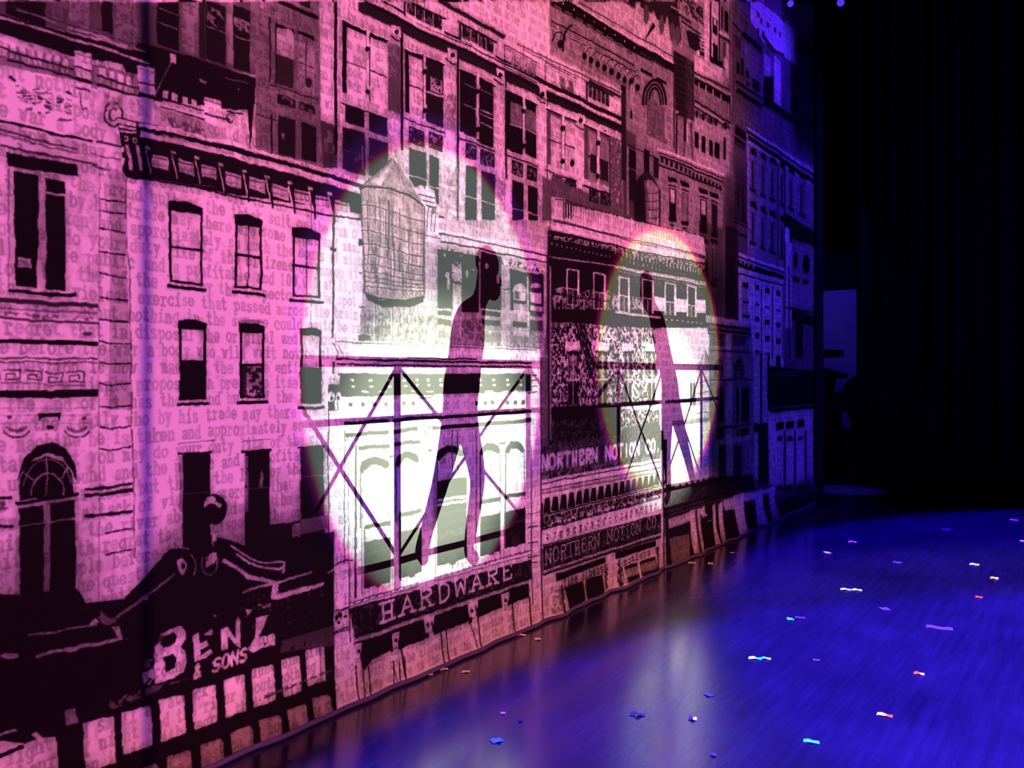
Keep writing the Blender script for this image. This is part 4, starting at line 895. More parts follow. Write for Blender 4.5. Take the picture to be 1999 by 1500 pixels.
def right_shops():
    P([(1384, 620), (1466, 632), (1470, 700), (1472, 1010), (1384, 1010)], .52)
    P([(1378, 614), (1464, 630), (1464, 640), (1378, 630)], .75); HL(1380, 1464, 633, 5, .05); R(1382, 1464, 640, 652, .08); HL(1384, 1464, 648, 3, .6)
    for xa, xb in ((1388, 1416), (1431, 1456)): R(xa, xb, 654, 676, .08); R(xa, xb, 656, 678, .5, 1, .52); R(xa, xb, 674, 680, .6, 1, .4)
    R(1418, 1428, 650, 740, .72); HL(1386, 1464, 684, 2, K); HL(1385, 1466, 742, 2.4, K)
    for cx in (1404, 1442): El(cx, 722, 9, 22, .05, 1, 0, 180); R(cx - 9, cx + 8, 721, 738, .05); R(cx - 6, cx + 6, 708, 738, .55, 1, .5)
    R(1386, 1466, 746, 832, .45); R(1418, 1430, 746, 960, .66)
    for xa, xb in ((1400, 1414), (1437, 1443), (1446, 1462)): R(xa, xb, 758, 826, .06); R(xa, xb, 838, 858, .06)
    VL(1444, 758, 830, 3, .6); HL(1405, 1466, 834, 3, .55); HL(1405, 1466, 837, 3, K); R(1408, 1464, 858, 868, .68)
    R(1404, 1418, 872, 958, .08); R(1432, 1448, 872, 955, .12); R(1400, 1466, 880, 955, .5, .5, .5); VL(1450, 870, 950, 2, .5)
    # near corner shop front
    P([(1296, 830), (1386, 820), (1388, 960), (1300, 972)], .97)
    VL(1385, 840, 960, 2, .3); VL(1300, 860, 1010, 6, .05); R(1314, 1384, 822, 832, .3, .7)
    P([(1300, 948), (1390, 932), (1470, 928), (1470, 958), (1302, 1000)], .10); row(1318, 1386, 948, 953, 6, .97, .6)
    P([(1302, 958), (1470, 935), (1472, 965), (1302, 1010)], .14); P([(1302, 962), (1380, 950), (1380, 985), (1304, 1004)], .3, 1, .5)
    Ln([(1300, 996), (1472, 944)], 3, .02); Ln([(1300, 1006), (1474, 954)], 4, .02); Ln([(1310, 1004), (1470, 957)], 1.6, .4)
    # base with pale posts
    P([(1300, 1012), (1512, 945), (1512, 1040), (1300, 1115)], .10)
    P([(1305, 1014), (1350, 998), (1350, 1016), (1306, 1034)], .8); P([(1306, 1036), (1350, 1018), (1350, 1022), (1306, 1042)], .05)
    for x, y, w2, h in ((1346, 996, 20, 85), (1390, 985, 9, 86), (1402, 982, 9, 82), (1432, 966, 20, 80), (1473, 957, 16, 72), (1500, 950, 12, 66), (1366, 992, 10, 20), (1412, 974, 22, 24), (1450, 962, 24, 18), (1486, 955, 20, 12)):
        P([(x, y + 2), (x + w2, y - 4), (x + w2, y + h * .5), (x + w2 + 6, y + h - 6), (x + 4, y + h), (x, y + h * .5)], .86)
    P([(1356, 996), (1360, 995), (1362, 1080), (1357, 1080)], .25); Ln([(1398, 985), (1399, 1030), (1406, 1066)], 3, .03)
    P([(1368, 1018), (1390, 1012), (1390, 1022), (1368, 1030)], .02); Ln([(1380, 1018), (1388, 1016)], 2, .9)
    P([(1306, 1052), (1344, 1042), (1344, 1090), (1308, 1104)], .55); P([(1306, 1052), (1344, 1042), (1344, 1090), (1308, 1104)], .7, 1, None, WARM)

def draw_cloth():
    for f in (far_towers, tank_far, right_house, back_block, store_behind, tank_mid, left_house, text_house, tank_near, notion, right_shops, hardware, benz_shop): f()
    global T
    # the storeys above repeat the ones below them
    for j in range(TW):
        q = S0 + j / PM; u = (q * ST - D * CT) / (q * CT + D * ST)
        r = int(wall(CX + u * F, 3)[1] * PM)
        k = int(1.35 * PM)
        for a in range(max(r, k), THT, k): T[a:a + k, j] = T[a - k:a, j][:max(0, THT - a)]
    # printed shading, then weathered ink: grain, stains, faint wavering edges
    def blur(A, r):
        for ax in (0, 1):
            n = A.shape[ax]
            c = np.cumsum(np.pad(A, [(r + 1, r) if k == ax else (0, 0) for k in (0, 1)], mode='edge'), axis=ax, dtype=np.float64)
            A = ((np.take(c, np.arange(2 * r + 1, n + 2 * r + 1), ax) - np.take(c, np.arange(0, n), ax)) / (2 * r + 1)).astype(np.float32)
        return A
    T = T * np.minimum(1.06, 0.52 + 0.62 * blur(blur(T, 9), 9)) * np.minimum(1.08, 0.66 + 0.52 * blur(blur(T, 38), 38))  # soft shade painted round the dark parts of the print
    drip = noise(9, 31, 1)[:, :]
    drip = drip[(np.arange(THT) // 5)[:, None], np.arange(TW)[None, :]]      # stains drawn downward
    g = noise(16, 32, 3)
    T = T * (0.68 + 0.38 * N_MID + 0.28 * g) * (0.92 + 0.18 * drip)
    T *= 0.84 + 0.30 * N_BIG
    T -= 0.10 * (N_FINE > .64) * (T > .3)
    T = np.clip(T, 0, 1) + 0.012 * N_FINE
    ink = typewriter()
    T = T * (1 - 0.34 * ink * (T > .25))
    dx = ((noise(40, 21) - .5) * 4 + (noise(9, 22) - .5) * 3).astype(np.int32)
    dy = ((noise(40, 23) - .5) * 5 + (noise(9, 24) - .5) * 3).astype(np.int32)
    iy = np.clip(np.arange(THT)[:, None] + dy, 0, THT - 1); ix = np.clip(np.arange(TW)[None, :] + dx, 0, TW - 1)
    T = T[iy, ix]
    for ax in (0, 1): T = .25 * np.roll(T, 1, ax) + .5 * T + .25 * np.roll(T, -1, ax)
    T = np.clip(T, 0, 1)
draw_cloth()

# grey scale to cloth colours, browner towards the foot
ink_c = np.array((0.008, 0.006, 0.007), np.float32)
pap_c = np.array((0.86, 0.80, 0.70), np.float32)
warm_c = np.array((0.66, 0.56, 0.36), np.float32)
zz = (np.arange(THT, dtype=np.float32) / PM)[:, None]
foot = np.clip((0.36 - zz + 0.2 * (N_MID - .5)) / 0.25, 0, 1)
sepia = np.clip(WARM * .6 + foot * .6, 0, 1)
px = np.ones((THT, TW, 4), np.float32)
for c in range(3):
    hi = pap_c[c] * (1 - sepia) + warm_c[c] * sepia
    px[:, :, c] = ink_c[c] + (hi - ink_c[c]) * T ** 1.75
px[:, :, :3] = np.where(px[:, :, :3] <= .0031308, px[:, :, :3] * 12.92, 1.055 * np.maximum(px[:, :, :3], 1e-6) ** (1 / 2.4) - .055)
print_img = bpy.data.images.new('city_print', TW, THT, alpha=False)
print_img.pixels.foreach_set(px.ravel())
print_img.update()
print_img.pack()
del px, sepia, foot, N_FINE, N_MID, N_BIG

# ------------------------------------------------------------------ materials
def mat(name, color=(.5, .5, .5), rough=.6, metal=0.0, emit=None, estr=0.0, spec=0.5):
    m = bpy.data.materials.new(name); m.use_nodes = True
    b = m.node_tree.nodes['Principled BSDF']
    b.inputs['Base Color'].default_value = (*color, 1)
    b.inputs['Roughness'].default_value = rough
    b.inputs['Metallic'].default_value = metal
    b.inputs['Specular IOR Level'].default_value = spec
    if emit:
        b.inputs['Emission Color'].default_value = (*emit, 1); b.inputs['Emission Strength'].default_value = estr
    return m
def nd(m, t, **kw):
    n = m.node_tree.nodes.new(t)
    for k, v in kw.items(): setattr(n, k, v)
    return n
def noisy(m, scale=8.0, amt=.35, bump=0.0):      # procedural mottling of a plain material
    nt = m.node_tree; b = nt.nodes['Principled BSDF']
    c = tuple(b.inputs['Base Color'].default_value)
    tc = nd(m, 'ShaderNodeTexCoord'); nz = nd(m, 'ShaderNodeTexNoise'); nz.inputs['Scale'].default_value = scale; nz.inputs['Detail'].default_value = 5
    rp = nd(m, 'ShaderNodeValToRGB')
    rp.color_ramp.elements[0].color = tuple(v * (1 - amt) for v in c[:3]) + (1,)
    rp.color_ramp.elements[1].color = tuple(min(1, v * (1 + amt)) for v in c[:3]) + (1,)
    nt.links.new(tc.outputs['Object'], nz.inputs['Vector']); nt.links.new(nz.outputs['Fac'], rp.inputs['Fac']); nt.links.new(rp.outputs['Color'], b.inputs['Base Color'])
    if bump:
        bp = nd(m, 'ShaderNodeBump'); bp.inputs['Strength'].default_value = bump; bp.inputs['Distance'].default_value = .01
        nt.links.new(nz.outputs['Fac'], bp.inputs['Height']); nt.links.new(bp.outputs['Normal'], b.inputs['Normal'])
    return m

M_DUVET = noisy(mat('black_serge', (.006, .006, .008), .95, spec=.1), 30, .4, .2)
M_BLACK = noisy(mat('black_paint', (.008, .008, .010), .7, spec=.2), 6, .4)
M_STEEL = noisy(mat('dark_steel', (.05, .05, .055), .45, .8), 12, .3)
M_DECK = noisy(mat('plywood_deck', (.16, .11, .07), .7), 10, .3)
M_SKIN = noisy(mat('skin', (.45, .27, .19), .5), 20, .1)
M_COAT = noisy(mat('dark_wool', (.03, .03, .04), .9), 60, .3)
M_HAIR = noisy(mat('hair', (.03, .02, .015), .6), 80, .4)
M_FLAT = noisy(mat('pale_flat', (.55, .55, .6), .8), 3, .12)
M_HEM = noisy(mat('hem_webbing', (.05, .035, .09), .9), 40, .2)
M_LENS = mat('lens_blue', (.02, .02, .1), .2, 0, (.10, .04, 1.0), 0.9)

def cloth_material():
    m = bpy.data.materials.new('printed_muslin'); m.use_nodes = True
    nt = m.node_tree; nt.nodes.clear()
    out = nd(m, 'ShaderNodeOutputMaterial')
    tx = nd(m, 'ShaderNodeTexImage'); tx.image = print_img; tx.extension = 'MIRROR'; tx.interpolation = 'Linear'
    uv = nd(m, 'ShaderNodeUVMap'); uv.uv_map = 'print'
    df = nd(m, 'ShaderNodeBsdfDiffuse'); tr = nd(m, 'ShaderNodeBsdfTranslucent'); mx = nd(m, 'ShaderNodeMixShader')
    mx.inputs[0].default_value = 0.40
    lift = nd(m, 'ShaderNodeMix', data_type='RGBA', blend_type='MIX'); lift.inputs[0].default_value = 0.12
    lift.inputs[7].default_value = (1, .98, .82, 1)
    L = nt.links.new
    L(uv.outputs[0], tx.inputs[0]); L(tx.outputs[0], df.inputs[0]); L(tx.outputs[0], lift.inputs[6]); L(lift.outputs[2], tr.inputs[0])
    L(df.outputs[0], mx.inputs[1]); L(tr.outputs[0], mx.inputs[2]); L(mx.outputs[0], out.inputs[0])
    return m

def floor_material():
    m = bpy.data.materials.new('stage_floor_boards'); m.use_nodes = True
    nt = m.node_tree; b = nt.nodes['Principled BSDF']; L = nt.links.new
    tc = nd(m, 'ShaderNodeTexCoord')
    mp = nd(m, 'ShaderNodeMapping'); mp.inputs['Rotation'].default_value = (0, 0, math.pi / 2)
    br = nd(m, 'ShaderNodeTexBrick'); br.inputs['Scale'].default_value = 1.0
    br.inputs['Brick Width'].default_value = 1.5; br.inputs['Row Height'].default_value = 0.062; br.inputs['Mortar Size'].default_value = .0016
    br.inputs['Color1'].default_value = (.35, .35, .35, 1); br.inputs['Color2'].default_value = (.65, .65, .65, 1); br.inputs['Mortar'].default_value = (0, 0, 0, 1)
    L(tc.outputs['Object'], mp.inputs[0]); L(mp.outputs[0], br.inputs[0])
    # scuffs drawn out along the boards, plus crossing scratches
    mp2 = nd(m, 'ShaderNodeMapping'); mp2.inputs['Scale'].default_value = (9, 0.7, 1)
    n1 = nd(m, 'ShaderNodeTexNoise'); n1.inputs['Scale'].default_value = 3.0; n1.inputs['Detail'].default_value = 7; n1.inputs['Roughness'].default_value = .65
    n2 = nd(m, 'ShaderNodeTexNoise'); n2.inputs['Scale'].default_value = 1.1; n2.inputs['Detail'].default_value = 4
    n3 = nd(m, 'ShaderNodeTexNoise'); n3.inputs['Scale'].default_value = 45; n3.inputs['Detail'].default_value = 3
    L(tc.outputs['Object'], mp2.inputs[0]); L(mp2.outputs[0], n1.inputs['Vector']); L(tc.outputs['Object'], n2.inputs['Vector']); L(tc.outputs['Object'], n3.inputs['Vector'])
    ma = nd(m, 'ShaderNodeMath', operation='ADD'); L(n1.outputs['Fac'], ma.inputs[0]); L(n2.outputs['Fac'], ma.inputs[1])
    cr = nd(m, 'ShaderNodeValToRGB'); e = cr.color_ramp.elements
    e[0].position = .35; e[0].color = (.004, .0015, .018, 1); e[1].position = .75; e[1].color = (.010, .004, .048, 1)
    mh = nd(m, 'ShaderNodeMath', operation='MULTIPLY'); mh.inputs[1].default_value = .5; L(ma.outputs[0], mh.inputs[0]); L(mh.outputs[0], cr.inputs['Fac'])
    mm = nd(m, 'ShaderNodeMix', data_type='RGBA', blend_type='MULTIPLY'); mm.inputs[0].default_value = .35
    L(cr.outputs['Color'], mm.inputs[6]); L(br.outputs['Color'], mm.inputs[7]); L(mm.outputs[2], b.inputs['Base Color'])
    rr = nd(m, 'ShaderNodeMapRange'); rr.inputs[1].default_value = .3; rr.inputs[2].default_value = .7; rr.inputs[3].default_value = .20; rr.inputs[4].default_value = .32
    L(mh.outputs[0], rr.inputs[0]); L(rr.outputs[0], b.inputs['Roughness'])
    b.inputs['Specular IOR Level'].default_value = .5
    b.inputs['Coat Weight'].default_value = .85; b.inputs['Coat Roughness'].default_value = .17
    hs = nd(m, 'ShaderNodeMath', operation='MULTIPLY_ADD'); hs.inputs[1].default_value = .35
    L(n3.outputs['Fac'], hs.inputs[0]); L(br.outputs['Fac'], hs.inputs[2])
    h2 = nd(m, 'ShaderNodeMath', operation='MULTIPLY_ADD'); h2.inputs[1].default_value = .8; L(n1.outputs['Fac'], h2.inputs[0]); L(hs.outputs[0], h2.inputs[2])
    bp = nd(m, 'ShaderNodeBump'); bp.inputs['Strength'].default_value = .25; bp.inputs['Distance'].default_value = .003; bp.invert = True
    L(h2.outputs[0], bp.inputs['Height']); L(bp.outputs['Normal'], b.inputs['Normal'])
    return m

# ------------------------------------------------------------------ mesh helpers
def obj(name, bm, m, parent=None, smooth=False):
    me = bpy.data.meshes.new(name); bm.normal_update(); bm.to_mesh(me); bm.free()
    me.materials.append(m)
    if smooth:
        for p in me.polygons: p.use_smooth = True
    o = bpy.data.objects.new(name, me); C.objects.link(o)
    if parent: o.parent = parent
    return o
def struct(name, bm, m):
    o = obj(name, bm, m); o['kind'] = 'structure'; return o
def tag(o, label, cat, group=None):
    o['label'] = label; o['category'] = cat
    if group: o['group'] = group
    return o
def thing(name, label, cat, loc=(0, 0, 0), rz=0.0, group=None):
    o = bpy.data.objects.new(name, None); C.objects.link(o); o.location = loc; o.rotation_euler = (0, 0, rz)
    return tag(o, label, cat, group)
def box(bm, x0, x1, y0, y1, z0, z1):
    v = [bm.verts.new((x, y, z)) for z in (z0, z1) for x, y in ((x0, y0), (x1, y0), (x1, y1), (x0, y1))]
    for f in ((0, 3, 2, 1), (4, 5, 6, 7), (0, 1, 5, 4), (1, 2, 6, 5), (2, 3, 7, 6), (3, 0, 4, 7)): bm.faces.new([v[i] for i in f])
def tube(bm, pts, r, n=8):
    pts = [Vector(p) for p in pts]; rings = []
    for i, p in enumerate(pts):
        d = (pts[min(i + 1, len(pts) - 1)] - pts[max(i - 1, 0)]).normalized()
        a = d.cross(Vector((0, 0, 1)) if abs(d.z) < .9 else Vector((1, 0, 0))).normalized(); b = d.cross(a)
        rr = r[i] if isinstance(r, (list, tuple)) else r
        rings.append([bm.verts.new(p + (a * math.cos(t) + b * math.sin(t)) * rr) for t in (2 * math.pi * k / n for k in range(n))])
    for q, w_ in zip(rings[:-1], rings[1:]):
        for k in range(n): bm.faces.new((q[k], q[(k + 1) % n], w_[(k + 1) % n], w_[k]))
    bm.faces.new(rings[0][::-1]); bm.faces.new(rings[-1])
def N(): return bmesh.new()

# ------------------------------------------------------------------ the setting
bm = N(); box(bm, -18, 9, -7, 14.5, -.2, 0); struct('floor', bm, floor_material())
bm = N(); box(bm, -18.2, -18, -7, 14.5, 0, 9); struct('wall_back', bm, M_BLACK)
bm = N(); box(bm, -18, 9, 14.5, 14.7, 0, 9); struct('wall_right', bm, M_BLACK)
bm = N(); box(bm, -18, 9, -7.2, -7, 0, 9); struct('wall_left', bm, M_BLACK)
bm = N(); box(bm, -18, 9, -7, 14.5, 9, 9.2); struct('ceiling', bm, M_BLACK)

# ------------------------------------------------------------------ the backdrop
YA, YB, ZT = -3.0, wall(1588, HOR)[0], 7.4
def sway(y, z):               # slow folds, gathering where the loose foot meets the floor
    q = max(0.0, 1 - z / 0.42)
    body = .004 * math.sin(y * 5.1 + .7 * z) + .003 * math.sin(y * 11.3 + 1.3)
    f = .013 * math.sin(y * 15.0) + .010 * math.sin(y * 23.7 + 1.0) + .012 * math.sin(y * 6.2 + .4)
    return body * min(1, .3 + z) + q ** 1.6 * (f * (.35 if y < 4 else .8) + .022)
def sheet(ys, zs, off=0.0):
    bm = N(); uvl = bm.loops.layers.uv.new('print'); g = []
    for z in zs: g.append([bm.verts.new((WX + sway(y, z) + off, y, z)) for y in ys])
    for a, b in zip(g[:-1], g[1:]):
        for i in range(len(ys) - 1):
            f = bm.faces.new((a[i], a[i + 1], b[i + 1], b[i]))
            for l in f.loops: l[uvl].uv = ((l.vert.co.y - S0) / (S1 - S0), l.vert.co.z / Z1)
    return bm
ys = list(np.linspace(YA, YB, 420)); zs = [.012, .03, .06, .1, .15, .2, .26, .33, .42, .6] + list(np.linspace(.9, ZT, 14))
drop = obj('painted_backdrop', sheet(ys, zs), cloth_material(), None, True)
tag(drop, 'large printed backdrop cloth of old city buildings hanging along the stage, overprinted with typewriter text', 'backdrop')
bm = N()
tube(bm, [(WX + sway(y, .02) + .002, y, .013) for y in np.linspace(YA, YB, 260)], .012, 6)
obj('hem', bm, M_HEM, drop, True)['label'] = 'dark weighted hem lying on the floor'
bm = N(); tube(bm, [(WX, YA - .2, ZT + .02), (WX, YB + .2, ZT + .02)], .03, 10); obj('batten', bm, M_STEEL, drop)

# ------------------------------------------------------------------ black masking and the wing beyond
def leg(name, label, x0, x1, y0, y1, z1, n, amp=.03):
    bm = N(); rows_ = []
    for z in (0.004, z1):
        r = []
        for i in range(n * 8 + 1):
            t = i / (n * 8); wv = amp * math.sin(2 * math.pi * n * t)
            if abs(x1 - x0) > abs(y1 - y0): r.append(bm.verts.new((x0 + (x1 - x0) * t, y0 + wv, z)))
            else: r.append(bm.verts.new((x0 + wv, y0 + (y1 - y0) * t, z)))
        rows_.append(r)
    for i in range(len(rows_[0]) - 1): bm.faces.new((rows_[0][i], rows_[0][i + 1], rows_[1][i + 1], rows_[1][i]))
    o = obj(name, bm, M_DUVET, None, True)
    return tag(o, label, 'curtain')
aL = math.atan2(1605 - CX, F); aR = math.atan2(1673 - CX, F)
def xat(px, y):               # x where the sight line of photograph column px crosses y
    return math.tan(math.atan2(px - CX, F) - TH) * y
leg('masking_curtain', 'narrow black masking curtain right beside the end of the backdrop', WX + .02, WX + .02, YB + .06, -xat(1604, 1) and D / -xat(1604, 1), 7.2, 3, .015)
leg('masking_curtain', 'wide black masking curtain across the stage right of the lit opening', xat(1672, 12.0), 7.5, 12.0, 12.0, 7.5, 40, .05)

YP = 13.7
bm = N(); box(bm, xat(1600, YP) - .02, xat(1676, YP) + .02, YP, YP + .05, 0, 2.84)
fl = obj('scenery_flat', bm, M_FLAT); tag(fl, 'tall blue-lit scenery flat in the opening past the backdrop', 'panel')
# dark rack of equipment in front of it
ye = 12.9
def at(px, py, y):
    x = xat(px, y); Z = x * -ST + y * CT
    return x, H + (HOR - py) / F * Z
t = thing('equipment_stand', 'dark equipment stand silhouetted in front of the tall blue-lit panel', 'stand', (xat(1640, ye), ye, 0))
ox = xat(1640, ye)
def eq(name, pxs, y0=-.12, y1=.12, m=M_BLACK):
    bm = N(); q = [at(*p, ye) for p in pxs]
    a = [bm.verts.new((x - ox, y0, z)) for x, z in q]; b = [bm.verts.new((x - ox, y1, z)) for x, z in q]
    bm.faces.new(a); bm.faces.new(b[::-1])
    for i in range(len(q)): bm.faces.new((a[i], b[i], b[(i + 1) % len(q)], a[(i + 1) % len(q)]))
    return obj(name, bm, m, t)
eq('cabinet', [(1600, 765), (1680, 765), (1680, 806), (1600, 806)])
eq('cross_bar', [(1600, 682), (1646, 684), (1646, 697), (1600, 700)], -.03, .03)
eq('tray', [(1600, 716), (1652, 731), (1651, 738), (1628, 740), (1626, 765), (1600, 765)], -.1, .1)
eq('backrest', [(1650, 752), (1664, 737), (1680, 732), (1680, 766), (1646, 768)], -.08, .08)
eq('leg', [(1600, 806), (1640, 806), (1646, 850), (1648, 930), (1600, 930)], -.05, .05)
eq('leg', [(1657, 806), (1680, 806), (1680, 930), (1671, 900), (1668, 870)], -.05, .05)
eq('base', [(1598, 913), (1682, 913), (1682, 931), (1598, 931)], -.14, .14)

# lanterns hanging at the top of the picture
def lantern(px, py, y, label, s=1.0):
    x = xat(px, y); Z = -x * ST + y * CT; z = H + (HOR - py) / F * Z
    t = thing('stage_light', label, 'stage light', (x, y, z), 0, 'stage lights high over the wing')
    d = Vector((.35, -.75, -.55)).normalized()
    bm = N(); tube(bm, [Vector((0, 0, 0)) - d * .34 * s, -d * .30 * s, -d * .05 * s, Vector((0, 0, 0))], [.05 * s, .09 * s, .10 * s, .085 * s], 14); obj('housing', bm, M_BLACK, t, True)
    bm = N(); tube(bm, [Vector((0, 0, 0)) + d * .002, d * .012 * s], [.08 * s, .06 * s], 14); obj('lens', bm, M_LENS, t)
    bm = N()
    for sx in (-1, 1): tube(bm, [(-d * .18 * s + Vector((sx * .12 * s, 0, 0))), (sx * .12 * s, .10, .26 * s), (0, .10, .30 * s)], .012, 6)
    obj('yoke', bm, M_STEEL, t)
    bm = N(); tube(bm, [(0, .10, .28 * s), (0, .10, .40 * s)], .025, 8); obj('clamp', bm, M_STEEL, t)
    return x, y + .10, z + .40 * s
p1 = lantern(1543, 7, 7.5, 'left one of two small blue stage lights at the top, near the backdrop end', .36)
p2 = lantern(1641, 5, 11.6, 'right one of two small blue stage lights at the top edge, over black curtains', .62)
q = Vector(p1) + Vector((0, 0, .035)); bm = N(); tube(bm, [(q.x, 4.2, q.z), (q.x, q.y + .08, q.z)], .025, 10)
tag(obj('lighting_pipe', bm, M_STEEL), 'near dark pipe above the picture that carries the left blue stage light', 'pipe')
q = Vector(p2) + Vector((0, 0, .035)); bm = N(); tube(bm, [(-8, q.y, q.z), (6, q.y, q.z)], .028, 10)
tag(obj('lighting_pipe', bm, M_STEEL), 'far dark pipe above the picture that carries the right blue stage light', 'pipe')

# unseen slim pole, added to shadow a blue streak onto the cloth
t = thing('shadow_pole', 'slim black pole out of view, added to shadow a streak onto the backdrop', 'boom', (1.5, 2.29, 0))
bm = N(); tube(bm, [(0, 0, .03), (0, 0, 6.4)], .010, 10); obj('pipe', bm, M_STEEL, t)
bm = N(); tube(bm, [(0, 0, 0), (0, 0, .03), (0, 0, .06)], [.22, .22, .03], 20); obj('base', bm, M_BLACK, t)

# ------------------------------------------------------------------ paper on the floor
M_CONF = {
 'white': mat('paper_white', (.85, .9, .62), .5), 'cyan': mat('foil_cyan', (.03, .80, .62), .35), 'red': mat('foil_red', (.85, .10, .010), .35),
 'orange': mat('foil_orange', (.9, .35, .03), .35), 'violet': mat('paper_violet', (.045, .004, .12), .8), 'dark': mat('scrap_dark', (.02, .005, .05), .8), 'rose': mat('paper_rose', (.88, .66, .58), .5)}
WORDS = {'white': 'white', 'cyan': 'turquoise', 'red': 'red', 'orange': 'orange', 'violet': 'dull violet', 'dark': 'dark crumpled', 'rose': 'pale pink'}
def confetti(px, py, wpx, hpx, col, label, two=None, curl=.35, rot=0.0):
    x, y = ground(px, py); dist = math.hypot(x, y)
    wid = wpx / F * dist * .98; dep = max(.018, min(.06, hpx / F * dist * dist / H * .75))
    bm = N(); n = 7; g = []
    for j in (-1, 1):
        for k in (0, 1):
            g.append([bm.verts.new(((i / n - .5) * wid, j * dep / 2 + .15 * dep * math.sin(i * 1.3), .0015 + k * .0012 + curl * wid * .22 * max(0, math.cos((i / n - .45) * 4.5 + j * .3)) ** 2)) for i in range(n + 1)])
    a0, a1, b0, b1 = g
    for i in range(n):
        for f in ((a0[i], b0[i], b0[i + 1], a0[i + 1]), (a1[i], a1[i + 1], b1[i + 1], b1[i]), (a0[i], a0[i + 1], a1[i + 1], a1[i]), (b0[i], b1[i], b1[i + 1], b0[i + 1])): bm.faces.new(f)
    bm.faces.new((a0[0], a1[0], b1[0], b0[0])); bm.faces.new((a0[n], b0[n], b1[n], a1[n]))
    o = obj('confetti_strip', bm, M_CONF[col])
    if two:
        o.data.materials.append(M_CONF[two])
        for p in o.data.polygons:
            if p.center.x > 0: p.material_index = 1
    o.location = (x, y, 0.0005); o.rotation_euler = (0, 0, math.atan2(-x, y) + rot)
    tag(o, label, 'confetti', 'confetti on the stage floor')
CONF = [
 (1616, 1080, 10, 6, 'white', 'short white confetti strip tilted at the edge of the blue light, beyond the long pair', None, .5, .6),
 (1664, 1059, 14, 3, 'white', 'thin white confetti strip farthest up the blue edge of the floor', None, .4, 0),
 (1651, 1152, 18, 3, 'white', 'left half of the pair of long white confetti strips lying end to end', None, .35, -.05),
 (1673, 1153, 17, 3, 'white', 'right half of the pair of long white confetti strips lying end to end', None, .35, .05),
 (1902, 1103, 14, 3, 'white', 'small white confetti strip far right, above the orange scrap', None, .3, -.1),
 (1941, 1130, 12, 4, 'orange', 'orange confetti scrap with a red tail near the right edge', 'white', .5, 0),
 (1911, 1167, 11, 3, 'red', 'small magenta confetti scrap below the orange one', None, .3, 0),
 (1543, 1210, 11, 5, 'cyan', 'small turquoise confetti chip between the white pair and the long two-part strip', None, .6, .3),
 (1474, 1287, 24, 5, 'white', 'left half of the white and turquoise strip pair in the blue floor', 'cyan', .45, 0),
 (1495, 1287, 18, 4, 'cyan', 'right half of the turquoise and white strip pair in the blue floor', 'white', .45, -.1),
 (1794, 1317, 17, 5, 'red', 'red confetti scrap with a pale curled end in the middle of the blue floor', 'rose', .6, 0),
 (1727, 1398, 26, 6, 'white', 'white and red two-tone confetti strip low in the blue floor', 'red', .3, -.15),
 (1584, 1450, 28, 7, 'cyan', 'large turquoise confetti strip at the bottom of the blue floor', None, .35, 0),
 (970, 1448, 22, 10, 'cyan', 'turquoise confetti strip tilted in the pale reflection at bottom centre', None, .5, .5),
 (982, 1394, 9, 4, 'white', 'tiny pale confetti chip just above the turquoise one at bottom centre', None, .4, 0),
 (867, 1308, 16, 4, 'white', 'bright white confetti strip close to the foot of the cloth', None, .5, .2),
 (909, 1313, 16, 4, 'rose', 'pink confetti strip beside the bright white one near the cloth', None, .5, .2),
 (838, 1318, 14, 4, 'rose', 'dim pink confetti strip left of the bright white one by the cloth', None, .3, -.2),
 (1018, 1241, 17, 4, 'rose', 'pink confetti strip near the cloth under the hardware board', None, .4, -.15),
 (1050, 1249, 12, 5, 'rose', 'small three-cornered pink confetti scrap near the cloth', None, .6, .3),
 (537, 1448, 24, 4, 'rose', 'pink confetti strip by the cloth foot at lower left', None, .35, .1),
 (567, 1484, 8, 6, 'violet', 'small violet confetti chip at the bottom left of the floor', None, .5, 0),
 (1995, 1057, 6, 3, 'white', 'pale confetti chip cut by the right edge of the view', None, .3, 0),
 (1979, 1016, 12, 2, 'white', 'thin pale confetti strip near the far right end of the blue floor', None, .2, 0),
 (1834, 1227, 42, 7, 'violet', 'long dull violet strip lying flat in the blue floor', None, .02, 0),
 (1752, 1099, 14, 5, 'violet', 'small violet strip beyond the long dull one', None, .05, 0),
 (1847, 1034, 14, 4, 'violet', 'far faint violet strip near the end of the light', None, .05, 0),
 (1728, 1190, 15, 7, 'violet', 'faint tilted violet scrap right of the white pair', None, .1, .5),
 (1562, 1207, 18, 3, 'violet', 'violet tail beside the small turquoise chip', None, .05, 0),
 (1594, 1290, 12, 4, 'violet', 'violet scrap right of the white and turquoise pair', None, .1, 0),
 (1244, 1397, 30, 7, 'dark', 'crumpled dark scrap in the pale reflection right of bottom centre', None, .7, 0),
 (1384, 1358, 16, 7, 'dark', 'dark sliver upper one in the right pale reflection', None, .3, -.6),
 (1352, 1405, 16, 8, 'dark', 'dark round scrap with a pale tip in the right reflection', 'rose', .7, 0),
 (1392, 1475, 12, 8, 'dark', 'dark dot-like scrap lowest in the right reflection', None, .5, 0),
 (1016, 1409, 8, 5, 'dark', 'dark dot-like scrap right of the tiny pale chip', None, .5, 0),
 (1351, 1100, 14, 3, 'rose', 'dim pale strip by the foot of the far shop fronts', None, .3, 0),
 (1387, 1101, 10, 3, 'rose', 'dim pale chip right of the other by the far shop fronts', None, .3, 0),
 (1429, 1080, 8, 2, 'rose', 'faint pale chip farthest along the foot of the cloth', None, .3, 0),
]
for c in CONF: confetti(*c)

